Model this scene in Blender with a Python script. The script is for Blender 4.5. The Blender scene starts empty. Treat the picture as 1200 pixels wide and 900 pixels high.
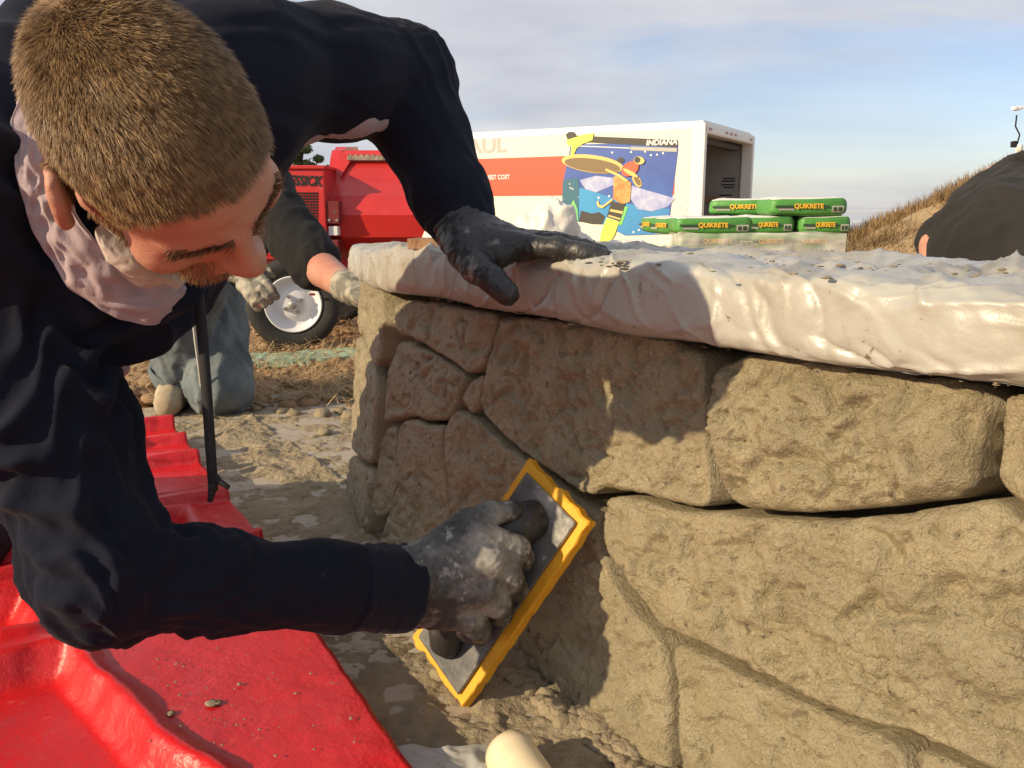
import bpy, bmesh, math, random
import numpy as np
from mathutils import Vector, Matrix
random.seed(7); rng = np.random.default_rng(11)
S = bpy.context.scene
COL = S.collection
# ---------------------------------------------------------------- camera
CH, PITCH, FPX = 0.60, math.radians(11.6), 1000.0
cam = bpy.data.objects.new('camera', bpy.data.cameras.new('camera')); COL.objects.link(cam)
cam.location = (0, 0, CH); cam.rotation_euler = (math.pi/2 - PITCH, 0, 0)
cam.data.sensor_width = 36; cam.data.lens = 36*FPX/1200
cam.data.clip_start = 0.02; cam.data.clip_end = 3000
S.camera = cam
# ---------------------------------------------------------------- sun, sky, exposure
SUN = np.array([-1.0, -0.56, 0.48]); SUN /= np.linalg.norm(SUN)
sd = bpy.data.lights.new('sun', 'SUN'); sd.energy = 5.0; sd.angle = math.radians(0.6); sd.color = (1.0, 0.80, 0.52)
so = bpy.data.objects.new('sun', sd); COL.objects.link(so)
so.rotation_euler = Vector(-SUN).to_track_quat('-Z', 'Y').to_euler()
W = bpy.data.worlds.new('World'); S.world = W; W.use_nodes = True
wn, wl = W.node_tree.nodes, W.node_tree.links
wn.clear()
def wnode(t, **k):
    n = wn.new(t)
    for a, b in k.items(): setattr(n, a, b)
    return n
sky = wnode('ShaderNodeTexSky', sky_type='NISHITA', sun_disc=False)
sky.sun_elevation = math.asin(SUN[2]); sky.sun_rotation = math.atan2(SUN[0], SUN[1])
sky.air_density = 1.0; sky.dust_density = 0.6; sky.ozone_density = 1.5
skm = wnode('ShaderNodeMixRGB', blend_type='MULTIPLY'); skm.inputs[0].default_value = 1
skm.inputs[2].default_value = (1.15, 1.15, 1.32, 1)
geo = wnode('ShaderNodeNewGeometry')
sep = wnode('ShaderNodeSeparateXYZ')
tcw = wnode('ShaderNodeTexCoord')
wl.new(tcw.outputs['Generated'], sep.inputs[0])
den = wnode('ShaderNodeMath', operation='ADD'); den.inputs[1].default_value = 0.16
mxz = wnode('ShaderNodeMath', operation='MAXIMUM'); mxz.inputs[1].default_value = 0.0
wl.new(sep.outputs[2], mxz.inputs[0]); wl.new(mxz.outputs[0], den.inputs[0])
dvx = wnode('ShaderNodeMath', operation='DIVIDE'); dvy = wnode('ShaderNodeMath', operation='DIVIDE')
wl.new(sep.outputs[0], dvx.inputs[0]); wl.new(den.outputs[0], dvx.inputs[1])
wl.new(sep.outputs[1], dvy.inputs[0]); wl.new(den.outputs[0], dvy.inputs[1])
cmb = wnode('ShaderNodeCombineXYZ'); wl.new(dvx.outputs[0], cmb.inputs[0]); wl.new(dvy.outputs[0], cmb.inputs[1])
cmap = wnode('ShaderNodeMapping'); cmap.inputs['Scale'].default_value = (0.55, 0.8, 1); cmap.inputs['Location'].default_value = (0.35, 2.2, 0)
cmap.inputs['Rotation'].default_value = (0, 0, 0.25)
wl.new(cmb.outputs[0], cmap.inputs[0])
cn = wnode('ShaderNodeTexNoise'); cn.inputs['Scale'].default_value = 0.9; cn.inputs['Detail'].default_value = 7; cn.inputs['Roughness'].default_value = 0.55
cn.inputs['Distortion'].default_value = 0.6
wl.new(cmap.outputs[0], cn.inputs['Vector'])
cr = wnode('ShaderNodeValToRGB'); cr.color_ramp.elements[0].position = 0.27; cr.color_ramp.elements[1].position = 0.50
cr.color_ramp.elements[1].color = (0.92, 0.92, 0.92, 1)
wl.new(cn.outputs[0], cr.inputs[0])
cn2 = wnode('ShaderNodeTexNoise'); cn2.inputs['Scale'].default_value = 2.3; cn2.inputs['Detail'].default_value = 6
wl.new(cmap.outputs[0], cn2.inputs['Vector'])
ccol = wnode('ShaderNodeValToRGB')
ccol.color_ramp.elements[0].position = 0.3; ccol.color_ramp.elements[0].color = (5.0, 5.15, 5.75, 1)
ccol.color_ramp.elements[1].position = 0.7; ccol.color_ramp.elements[1].color = (7.1, 7.05, 7.25, 1)
wl.new(cn2.outputs[0], ccol.inputs[0])
smx = wnode('ShaderNodeMixRGB')
wl.new(sky.outputs[0], skm.inputs[1])
def wmap(src, a, b, c, d):
    m = wnode('ShaderNodeMapRange', interpolation_type='SMOOTHSTEP'); wl.new(src, m.inputs[0])
    for k, v in zip((1, 2, 3, 4), (a, b, c, d)): m.inputs[k].default_value = v
    return m.outputs[0]
def wmul(a, b):
    m = wnode('ShaderNodeMath', operation='MULTIPLY'); wl.new(a, m.inputs[0]); wl.new(b, m.inputs[1]); return m.outputs[0]
# the bank of cloud breaks up low in the sky on the right
gapx = wmap(sep.outputs[0], .06, .30, 0, 1); gapz = wmap(sep.outputs[2], .09, .20, 1, 0); gapl = wmap(sep.outputs[2], .015, .06, .25, 1)
inv = wnode('ShaderNodeMath', operation='SUBTRACT'); inv.inputs[0].default_value = 1; wl.new(wmul(wmul(gapx, gapz), gapl), inv.inputs[1])
gp = wnode('ShaderNodeMath', operation='MAXIMUM'); gp.inputs[1].default_value = .38; wl.new(inv.outputs[0], gp.inputs[0])
wl.new(wmul(cr.outputs[0], gp.outputs[0]), smx.inputs[0]); wl.new(skm.outputs[0], smx.inputs[1]); wl.new(ccol.outputs[0], smx.inputs[2])
bg = wnode('ShaderNodeBackground'); bg.inputs[1].default_value = 0.10
wo = wnode('ShaderNodeOutputWorld')
wl.new(smx.outputs[0], bg.inputs[0]); wl.new(bg.outputs[0], wo.inputs[0])
S.view_settings.view_transform = 'Standard'; S.view_settings.look = 'None'
S.view_settings.gamma = 1; S.view_settings.exposure = 0.16
# ---------------------------------------------------------------- helpers
RT = np.array([1.0, 0, 0]); UP = np.array([0, math.sin(PITCH), math.cos(PITCH)]); FW = np.array([0, math.cos(PITCH), -math.sin(PITCH)])
CAMP = np.array([0, 0, CH])
def ray(x, y): return FW + RT*(x-600)/FPX + UP*(450-y)/FPX
def at(x, y, d): return CAMP + d*ray(x, y)
def on_z(x, y, z=0.0):
    r = ray(x, y); return CAMP + r*(z-CH)/r[2]
def on_plane(x, y, p, n):
    r = ray(x, y); return CAMP + r*(np.dot(p-CAMP, n)/np.dot(r, n))
def unit(v): v = np.asarray(v, float); return v/np.linalg.norm(v)

def _h(ix, iy, iz, s):
    n = (ix*73856093) ^ (iy*19349663) ^ (iz*83492791) ^ (s*2654435)
    n = (n ^ (n >> 13)) * 1274126177
    n = n & 0x7fffffff
    n = (n ^ (n >> 15)) * 2246822519
    return (n & 0xffff)/32767.5 - 1.0
def noise(p, seed=0):
    p = np.asarray(p, float); i = np.floor(p).astype(np.int64); f = p - i
    w = f*f*f*(f*(f*6-15)+10); r = 0
    for a in (0, 1):
        for b in (0, 1):
            for c in (0, 1):
                ix, iy, iz = i[:, 0]+a, i[:, 1]+b, i[:, 2]+c
                g = _h(ix, iy, iz, seed)*(f[:, 0]-a) + _h(ix, iy, iz, seed+17)*(f[:, 1]-b) + _h(ix, iy, iz, seed+39)*(f[:, 2]-c)
                r = r + g*(w[:, 0] if a else 1-w[:, 0])*(w[:, 1] if b else 1-w[:, 1])*(w[:, 2] if c else 1-w[:, 2])
    return r*1.5
def fbm(p, seed=0, oct=4, lac=2.03, gain=0.5):
    p = np.asarray(p, float); r = 0; a = 1.0
    for o in range(oct):
        r = r + a*noise(p, seed+o*7); p = p*lac; a *= gain
    return r
def ridged(p, seed=0, oct=3):
    p = np.asarray(p, float); r = 0; a = 1.0
    for o in range(oct):
        r = r + a*(1-2*np.abs(noise(p, seed+o*5))); p = p*2.1; a *= 0.5
    return r
def sst(a, b, x): t = np.clip((x-a)/(b-a), 0, 1); return t*t*(3-2*t)

WL = {}
def mesh(name, V, F, mat=None, smooth=False):
    me = bpy.data.meshes.new(name); V = np.asarray(V, float)
    if isinstance(F, np.ndarray):
        k = F.shape[1]; me.vertices.add(len(V)); me.vertices.foreach_set('co', V.ravel())
        me.loops.add(F.size); me.loops.foreach_set('vertex_index', F.ravel().astype(np.int32))
        me.polygons.add(len(F)); me.polygons.foreach_set('loop_start', np.arange(0, F.size, k, dtype=np.int32))
        me.polygons.foreach_set('loop_total', np.full(len(F), k, np.int32)); me.update(calc_edges=True); me.validate()
    else:
        me.from_pydata(V.tolist(), [], [tuple(f) for f in F]); me.update()
    if smooth: me.polygons.foreach_set('use_smooth', [True]*len(me.polygons))
    if mat: me.materials.append(mat)
    return me
def mk(name, V, F, mat, parent=None, smooth=False, origin=None, kind=None, label=None):
    V = np.asarray(V, float)
    c = np.array(origin, float) if origin is not None else np.array([*(V[:, :2].min(0)+V[:, :2].max(0))/2, V[:, 2].min()])
    o = bpy.data.objects.new(name, mesh(name, V-c, F, mat, smooth)); COL.objects.link(o)
    WL[o.name] = c
    if parent: o.parent = parent; o.location = c - WL[parent.name]
    else: o.location = c
    if kind: o['kind'] = kind
    if label: o['label'] = label
    return o
def empty(name, loc, label, cat, group=None):
    o = bpy.data.objects.new(name, None); COL.objects.link(o); o.location = loc; o.empty_display_size = .05
    WL[o.name] = np.array(loc, float); return tag(o, label, cat, group)
def tag(o, label, cat, group=None, kind=None):
    o['label'] = label; o['category'] = cat
    if group: o['group'] = group
    if kind: o['kind'] = kind
    return o
def rotz(V, a):
    c, s = math.cos(a), math.sin(a); V = np.asarray(V, float)
    return V @ np.array([[c, s, 0], [-s, c, 0], [0, 0, 1]])
class MB:
    def __init__(s): s.V = []; s.F = []; s.n = 0
    def add(s, V, F):
        V = np.asarray(V, float); s.V.append(V); s.F += [tuple(i+s.n for i in f) for f in F]; s.n += len(V); return s
    def box(s, lo, hi, bev=0.0):
        lo = np.array(lo, float); hi = np.array(hi, float)
        if bev <= 0:
            V = [[x, y, z] for x in (lo[0], hi[0]) for y in (lo[1], hi[1]) for z in (lo[2], hi[2])]
            return s.add(V, [(0,1,3,2),(4,6,7,5),(0,4,5,1),(2,3,7,6),(0,2,6,4),(1,5,7,3)])
        bm = bmesh.new(); bmesh.ops.create_cube(bm, size=1)
        for v in bm.verts: v.co = Vector(lo + (np.array(v.co)+.5)*(hi-lo))
        bmesh.ops.bevel(bm, geom=bm.edges[:], offset=bev, segments=2, affect='EDGES', profile=.6)
        bm.verts.index_update(); s.add([v.co[:] for v in bm.verts], [[v.index for v in f.verts] for f in bm.faces]); bm.free(); return s
    def obox(s, c, ax, half, bev=0.0):
        t = MB().box(-np.array(half), np.array(half), bev); V = np.vstack(t.V) @ np.array(ax, float) + np.array(c)
        return s.add(V, t.F)
    def tube(s, pts, r, n=10, cap=True, ell=1.0):
        pts = np.asarray(pts, float); r = np.broadcast_to(np.asarray(r, float), (len(pts),)); tg = np.gradient(pts, axis=0)
        ref = np.array([0, 0, 1.0]) if abs(unit(pts[-1]-pts[0])[2]) < .9 else np.array([1.0, 0, 0])
        V = []
        for p, t, q in zip(pts, tg, r):
            a = unit(np.cross(unit(t), ref)); b = np.cross(a, unit(t)); ref = b
            V += [p + q*(math.cos(th)*a*ell + math.sin(th)*b) for th in np.arange(n)*2*math.pi/n]
        F = [(i*n+j, i*n+(j+1) % n, (i+1)*n+(j+1) % n, (i+1)*n+j) for i in range(len(pts)-1) for j in range(n)]
        if cap: F += [tuple(range(n))[::-1], tuple(range((len(pts)-1)*n, len(pts)*n))]
        return s.add(V, F)
    def lathe(s, prof, c, axis, n=32):
        ax = unit(axis); a = unit(np.cross(ax, [0, 0, 1] if abs(ax[2]) < .9 else [1, 0, 0])); b = np.cross(ax, a)
        V = [np.array(c)+ax*h+r*(math.cos(t)*a+math.sin(t)*b) for h, r in prof for t in np.arange(n)*2*math.pi/n]
        F = [(i*n+j, i*n+(j+1) % n, (i+1)*n+(j+1) % n, (i+1)*n+j) for i in range(len(prof)-1) for j in range(n)]
        return s.add(V, F)
    def ext(s, poly, d):
        poly = np.asarray(poly, float); n = len(poly)
        return s.add(np.vstack([poly, poly+np.array(d)]), [tuple(range(n))[::-1], tuple(range(n, 2*n))]+[(i, (i+1) % n, n+(i+1) % n, n+i) for i in range(n)])
    def obj(s, name, mat, parent=None, **k): return mk(name, np.vstack(s.V), s.F, mat, parent, **k)

def gridfaces(nu, nv, wrapv=False):
    i = np.arange((nu-1))[:, None]; j = np.arange(nv if wrapv else nv-1)[None, :]; j2 = (j+1) % nv
    return np.stack([i*nv+j, (i+1)*nv+j, (i+1)*nv+j2, i*nv+j2], -1).reshape(-1, 4)

# ---- materials
def mat(name, col, rough=0.7, var=None, bump=None, spec=0.5, sheen=0.0, coat=0.0, metal=0.0, layers=(), rvar=None, sub=0.0):
    """var=(scale, colour2, lo, hi); bump=[(scale, strength, kind)]; layers=[(scale, colour, lo, hi, detail)] blotches with their own shape"""
    m = bpy.data.materials.new(name); m.use_nodes = True; N, L = m.node_tree.nodes, m.node_tree.links
    b = N['Principled BSDF']; b.inputs['Roughness'].default_value = rough; b.inputs['Metallic'].default_value = metal
    b.inputs['Specular IOR Level'].default_value = spec
    if sheen: b.inputs['Sheen Weight'].default_value = sheen; b.inputs['Sheen Roughness'].default_value = .45
    if coat: b.inputs['Coat Weight'].default_value = coat; b.inputs['Coat Roughness'].default_value = .15
    if sub: b.inputs['Subsurface Weight'].default_value = sub; b.inputs['Subsurface Radius'].default_value = (.012, .005, .003); b.inputs['Subsurface Scale'].default_value = .5
    tc = N.new('ShaderNodeTexCoord'); cur = None
    def ns(scale, detail=5, rg=.6):
        n = N.new('ShaderNodeTexNoise'); n.inputs['Scale'].default_value = scale; n.inputs['Detail'].default_value = detail; n.inputs['Roughness'].default_value = rg
        L.new(tc.outputs['Object'], n.inputs['Vector']); return n
    def mixin(cur, fac, c):
        x = N.new('ShaderNodeMixRGB'); L.new(fac, x.inputs[0])
        if cur is None: x.inputs[1].default_value = (*col, 1)
        else: L.new(cur, x.inputs[1])
        x.inputs[2].default_value = (*c, 1); return x.outputs[0]
    def ramp(src, lo, hi):
        r = N.new('ShaderNodeMapRange'); r.inputs[1].default_value = lo; r.inputs[2].default_value = hi; L.new(src, r.inputs[0]); return r.outputs[0]
    if var: cur = mixin(cur, ramp(ns(var[0]).outputs[0], var[2], var[3]), var[1])
    for ly in layers:
        cur = mixin(cur, ramp(ns(ly[0], ly[4] if len(ly) > 4 else 8, .65).outputs[0], ly[2], ly[3]), ly[1])
    if cur is None: b.inputs['Base Color'].default_value = (*col, 1)
    else: L.new(cur, b.inputs['Base Color'])
    if rvar: L.new(ramp(ns(rvar[0]).outputs[0], .3, .7), (r := N.new('ShaderNodeMapRange')).inputs[0]); r.inputs[3].default_value = rvar[1]; r.inputs[4].default_value = rvar[2]; L.new(r.outputs[0], b.inputs['Roughness'])
    prev = None
    for bp in (bump or ()):
        sc, st = bp[0], bp[1]; kind = bp[2] if len(bp) > 2 else 'n'
        if kind == 'n': src = ns(sc, 6).outputs[0]
        elif kind == 'v':
            v = N.new('ShaderNodeTexVoronoi'); v.inputs['Scale'].default_value = sc; L.new(tc.outputs['Object'], v.inputs['Vector']); src = v.outputs[0]
        elif kind == 'crease':
            v = N.new('ShaderNodeTexVoronoi'); v.feature = 'F1'; v.inputs['Scale'].default_value = sc
            nn = ns(sc*.6, 3); ad = N.new('ShaderNodeMixRGB'); ad.blend_type = 'ADD'; ad.inputs[0].default_value = .35
            L.new(tc.outputs['Object'], ad.inputs[1]); L.new(nn.outputs[1], ad.inputs[2]); L.new(ad.outputs[0], v.inputs['Vector']); src = v.outputs[0]
        bn = N.new('ShaderNodeBump'); bn.inputs['Strength'].default_value = st; bn.inputs['Distance'].default_value = bp[3] if len(bp) > 3 else .01
        L.new(src, bn.inputs['Height'])
        if prev: L.new(prev, bn.inputs['Normal'])
        prev = bn.outputs[0]
    if prev: L.new(prev, b.inputs['Normal'])
    return m
def text(name, body, m, parent, o, ux, uy, size, ext=.0015, shear=0.0, bold=0.0, width=None, label=None):
    """flat lettering whose baseline starts at o, running along ux with up uy"""
    cu = bpy.data.curves.new('t', 'FONT'); cu.body = body; cu.size = size; cu.extrude = ext; cu.shear = shear; cu.offset = bold; cu.resolution_u = 3
    t = bpy.data.objects.new('t', cu); COL.objects.link(t); dg = bpy.context.evaluated_depsgraph_get()
    me = bpy.data.meshes.new_from_object(t.evaluated_get(dg)); bpy.data.objects.remove(t); bpy.data.curves.remove(cu)
    V = np.array([v.co[:] for v in me.vertices]); F = [tuple(p.vertices) for p in me.polygons]; bpy.data.meshes.remove(me)
    if width: V[:, 0] *= width/(V[:, 0].max()-V[:, 0].min())
    ux = unit(ux); uy = unit(uy); uz = np.cross(ux, uy)
    return mk(name, np.array(o)+V @ np.vstack([ux, uy, uz]), F, m, parent, label=label)

# ---------------------------------------------------------------- setting: ground, hill
ALB = dict(mud=(.25, .205, .135))
M_dirt = mat('dirt', (.33, .20, .11), .95, var=(3, (.36, .24, .14), .35, .65), bump=[(40, .5), (9, .5)], layers=[(1.3, (.16, .10, .06), .55, .7), (25, (.42, .32, .19), .58, .68)], spec=.2)
def gz(X, Y):
    return -.80*sst(5.6, 10.5, Y) - .047*np.maximum(np.hypot(X, Y)-19, 0)
xs = np.concatenate([-np.geomspace(600, 3.2, 40), np.arange(-3, 3.01, .04), np.geomspace(3.2, 600, 40)])
ys = np.concatenate([-np.geomspace(300, 1, 12), np.arange(-.6, 6.5, .04), np.geomspace(6.7, 900, 50)])
GX, GY = np.meshgrid(xs, ys, indexing='ij'); P = np.stack([GX.ravel(), GY.ravel(), 0*GX.ravel()], 1)
near = sst(1.5, 2.2, P[:, 1])*(1-sst(6, 12, np.abs(P[:, 1])))*(1-sst(3, 5, np.abs(P[:, 0])))
P[:, 2] = gz(P[:, 0], P[:, 1]) + near*(.018*fbm(P*np.array([5, 5, 1]), 3, 5)-.006) - .02*(1-sst(1.4, 2.3, P[:, 1]))
mk('ground', P, gridfaces(len(xs), len(ys)), M_dirt, kind='structure', smooth=True, origin=(0, 0, 0))

# ---------------------------------------------------------------- wall frame
A = on_z(430, 640); B = on_z(740, 890)
wu = unit(B-A); wn_ = np.array([wu[1], -wu[0], 0]); wn_ = wn_ if wn_[1] < 0 else -wn_       # outward, towards the worker
ww = np.array([0, 0, 1.0]) - .13*wn_                                                  # battered face
WN = unit(np.cross(wu, ww)); WN = WN if np.dot(WN, wn_) > 0 else -WN
def wall_st(x, y):
    p = on_plane(x, y, A, WN) - A; z = p[2]; return np.dot(p - ww*z, wu), z
print('A', A, 'B', B, 'wu', wu, 'wn', wn_)
# ---------------------------------------------------------------- stone wall
wall = empty('stone_wall', A, 'grey brown wall of big mortar stones under the plastic sheet', 'wall')
M_stone = mat('wet_mortar', (.375, .315, .19), .36, var=(14, (.285, .235, .142), .35, .7), rvar=(16, .17, .50), spec=.75,
              layers=[(5, (.41, .345, .22), .55, .68), (70, (.10, .082, .055), .61, .70), (9, (.20, .15, .105), .60, .72)],
              bump=[(420, .8, 'n', .005), (150, .7, 'n', .007), (40, .3, 'n', .01)])
M_core = mat('dark_joint_mortar', (.07, .055, .036), .9, bump=[(60, .6)])
def chaikin(p, n=2):
    p = np.asarray(p, float)
    for _ in range(n):
        q = np.roll(p, -1, 0); p = np.stack([.8*p+.2*q, .2*p+.8*q], 1).reshape(-1, 2)
    return p
def poly_dist(px, poly):
    """signed distance (positive inside) and its gradient by segments"""
    d = np.full(len(px), 1e9); near_ = np.zeros((len(px), 2)); ins = np.zeros(len(px), bool)
    for a, b in zip(poly, np.roll(poly, -1, 0)):
        ab = b-a; t = np.clip(((px-a) @ ab)/(ab @ ab+1e-12), 0, 1); c = a+t[:, None]*ab; dd = np.hypot(*(px-c).T)
        m = dd < d; d[m] = dd[m]; near_[m] = c[m]
        cr_ = ((a[1] > px[:, 1]) != (b[1] > px[:, 1])) & (px[:, 0] < (b[0]-a[0])*(px[:, 1]-a[1])/(b[1]-a[1]+1e-15)+a[0]); ins ^= cr_
    return np.where(ins, d, -d), near_
def stone(poly2, org, eu, ew, en, g, R, off, seed, gap=.004, rough=1.0, tilt=(0, 0), label=None, tip=None):
    poly = chaikin(poly2, 2); lo = poly.min(0)-g; hi = poly.max(0)+g
    nu, nv = int((hi[0]-lo[0])/g)+2, int((hi[1]-lo[1])/g)+2
    U, Vv = np.meshgrid(lo[0]+np.arange(nu)*g, lo[1]+np.arange(nv)*g, indexing='ij'); p = np.stack([U.ravel(), Vv.ravel()], 1)
    p3 = np.c_[p, np.zeros(len(p))]
    wob = np.stack([fbm(p3*28, seed+3, 3), fbm(p3*28, seed+5, 3)], 1)*.0022
    d, nr = poly_dist(p+wob, poly); d -= gap
    snap = np.abs(d) < .55*g; dirn = nr-(p+wob); ln = np.hypot(*dirn.T)+1e-9; dirn = dirn/ln[:, None]*np.sign(d)[:, None]*1.0
    p[snap] += (dirn*d[:, None])[snap]; d[snap] = 0
    keep = d >= 0; idx = -np.ones(len(p), int); idx[keep] = np.arange(keep.sum())
    F = gridfaces(nu, nv); F = F[keep[F].all(1)]; F = idx[F]; p = p[keep]; d = d[keep]; p3 = np.c_[p, np.full(len(p), seed*3.1)]
    Rl = R*(1+.5*noise(p3*9, seed+2))
    x = np.clip(1-d/np.maximum(Rl, .004), 0, 1); h = -np.maximum(Rl, .004)*.85*(1-np.sqrt(np.maximum(1-x*x, 0)))
    c = p.mean(0); h = h + off + (p-c) @ np.array(tilt)
    big = fbm(p3*7, seed, 3)*.007; med = fbm(p3*np.array([26, 30, 30]), seed+9, 4)*.0032
    crk = np.maximum(ridged(p3*np.array([11, 15, 11])+.3*noise(p3*30)[:, None], seed+31, 2)-.90, 0)*-.018
    msk = sst(-.15, .35, noise(p3*6, seed+77))                       # hand-thrown lumpy areas against trowelled ones
    band = sst(.25, .5, noise(p3*np.array([7, 3, 5]), seed+91)); lump = (ridged(p3*34, seed+41, 3))*.0012*msk - band*np.maximum(ridged(p3*60, seed+93, 2)-.1, 0)*.0045 + np.maximum(fbm(p3*np.array([17, 13, 17]), seed+43, 3)-.1, 0)*.006*msk
    fine = fbm(p3*170, seed+51, 2)*.0026*(.12+.88*sst(-.15, .25, noise(p3*7, seed+61)))
    pit = -np.maximum(noise(p3*110, seed+71)-.34, 0)*.016
    h = h + rough*(big+med+lump+crk+fine+pit)*np.clip(d/.010, .25, 1)
    V = org + p[:, :1]*eu + p[:, 1:]*ew + h[:, None]*en
    # skirt back into the joint
    e = np.sort(np.concatenate([F[:, [0, 1]], F[:, [1, 2]], F[:, [2, 3]], F[:, [3, 0]]]), axis=1); ed, cnt = np.unique(e, axis=0, return_counts=True)
    bnd = ed[cnt == 1]; bv = np.unique(bnd); mp = -np.ones(len(V), int); mp[bv] = len(V)+np.arange(len(bv))
    b2 = np.concatenate([bnd, bnd[:, ::-1]]); deg = np.bincount(b2[:, 0], minlength=len(V))[:, None]+1e-9; ib = np.zeros(len(V), bool); ib[bv] = True
    ins_ = p.copy(); Vs = V.copy()
    for _ in range(6):
        sm = np.stack([np.bincount(b2[:, 0], weights=Vs[b2[:, 1], q], minlength=len(V)) for q in range(3)], 1)/deg; Vs[ib] = .4*Vs[ib]+.6*sm[ib]
    V = Vs; V2 = V[bv] - (.10+((V[bv]-org) @ en))[:, None]*en
    Q = np.stack([bnd[:, 0], bnd[:, 1], mp[bnd[:, 1]], mp[bnd[:, 0]]], 1)
    o = mk('stone', np.vstack([V, V2]), np.vstack([F, Q]), M_stone, wall, smooth=True, label=label)
    me = o.data; bm = bmesh.new(); bm.from_mesh(me); bmesh.ops.recalc_face_normals(bm, faces=bm.faces[:]); bm.to_mesh(me); bm.free()
    me.polygons.foreach_set('use_smooth', [True]*len(me.polygons))
    # normals outwards
    nsum = sum((Vector(f.normal)*f.area for f in list(me.polygons)[:200]), Vector())
    if nsum.dot(Vector(en)) < 0: me.flip_normals()
    return o
ST = lambda pts: np.array([wall_st(*q) for q in pts])
stones = [
 ([(462,346),(586,364),(579,392),(566,430),(546,441),(533,427),(507,411),(488,399),(462,392)], .010, .002, .8),
 ([(463,397),(478,400),(506,414),(533,430),(545,443),(538,461),(529,480),(522,493),(500,495),(482,488),(463,492),(447,501),(450,470),(452,440)], .014, .000, .8),
 ([(547,443),(566,435),(561,460),(557,482),(548,487),(538,474),(537,462)], .009, -.006, .6),
 ([(587,364),(826,400),(826,450),(834,594),(812,596),(800,591),(770,585),(735,576),(706,573),(688,587),(630,544),(607,527),(560,485),(568,436),(580,392)], .013, .004, .9),
 ([(446,504),(462,495),(463,527),(462,572),(451,607),(430,604),(436,560)], .007, -.004, .7),
 ([(464,494),(482,489),(500,497),(521,496),(519,527),(524,573),(528,612),(531,660),(534,705),(470,678),(440,645),(451,609),(463,572)], .013, .000, .8),
 ([(523,494),(533,475),(557,488),(606,530),(688,590),(700,596),(703,640),(716,683),(750,724),(775,746),(786,800),(785,850),(784,930),(740,893),(640,812),(536,714),(532,660),(528,612),(520,527)], .015, .002, .8),
 ([(829,402),(1160,446),(1157,480),(1147,556),(1132,584),(1098,592),(1050,600),(950,608),(870,602),(838,592),(832,520)], .022, .006, 1.7),
 ([(1170,446),(1420,500),(1440,760),(1300,690),(1200,600),(1166,578),(1155,562),(1164,500)], .016, .004, 1.2),
 ([(707,579),(736,578),(800,597),(838,594),(870,601),(950,607),(1050,599),(1140,582),(1166,577),(1200,604),(1300,694),(1440,770),(1440,1100),(1300,985),(1200,925),(1140,893),(1050,862),(950,826),(880,786),(800,748),(776,742),(742,694),(716,655),(707,630)], .016, .008, 1.5),
 ([(786,754),(802,752),(880,792),(905,804),(1000,846),(1050,868),(1066,884),(1072,920),(1120,1300),(795,945),(789,850)], .014, .003, 1.0),
 ([(1056,866),(1145,898),(1200,930),(1300,990),(1440,1105),(1440,1500),(1130,1310),(1078,920)], .012, .002, 1.0),
]
for k, (pts, R, off, rg) in enumerate(stones):
    near_ = max(q[0] for q in pts) > 830
    stone(ST(pts), A, wu, ww, WN, .0027 if near_ else .0032, (R*.62 if k != 7 else .019), off*.8, 20+13*k, rough=rg, gap=(.0022 if k < 6 else .0042), tilt=(0, .02 if k in (6, 10) else 0))
# left facet turns away from the face
fe = unit([-.30, .954, 0]); fn = np.array([-fe[1], fe[0], 0]); fw = np.array([0, 0, 1.0])-.10*fn; FN = unit(np.cross(fe, fw)); FN = FN if FN[0] < 0 else -FN
for k, pl in enumerate([[(.0, .31), (.0, .47), (.30, .47), (.30, .36), (.15, .34)], [(0, .15), (0, .305), (.15, .335), (.30, .355), (.30, .10), (.12, .12)], [(0, -.01), (0, .145), (.12, .115), (.30, .095), (.30, -.01)]]):
    stone(np.array(pl)+[.004, 0], A-.012*wn_+.010*fn, fe, fw, FN, .004, .010, .004, 300+k*9, rough=.8, gap=.002)
wb = MB()
thick = .33
f0 = A-.09*wn_; f1 = A+wu*1.85-.09*wn_; q1 = A+fe*.36-.06*fn
pl = [f1, f0, q1, q1+np.array([.30, .02, 0]), f0-wn_*(thick-.08), f1-wn_*(thick-.08)]
top = [p + (np.array([0, 0, .50]) - .05*wn_*(1 if i in (0, 1) else 0) - .045*fn*(1 if i in (2,) else 0)) for i, p in enumerate(pl)]
n_ = len(pl); wb.add([*[p-np.array([0, 0, .06]) for p in pl], *top], [tuple(range(n_, 2*n_))]+[(i, (i+1) % n_, n_+(i+1) % n_, n_+i) for i in range(n_)])
wb.obj('mortar_core', M_core, wall)

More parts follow.
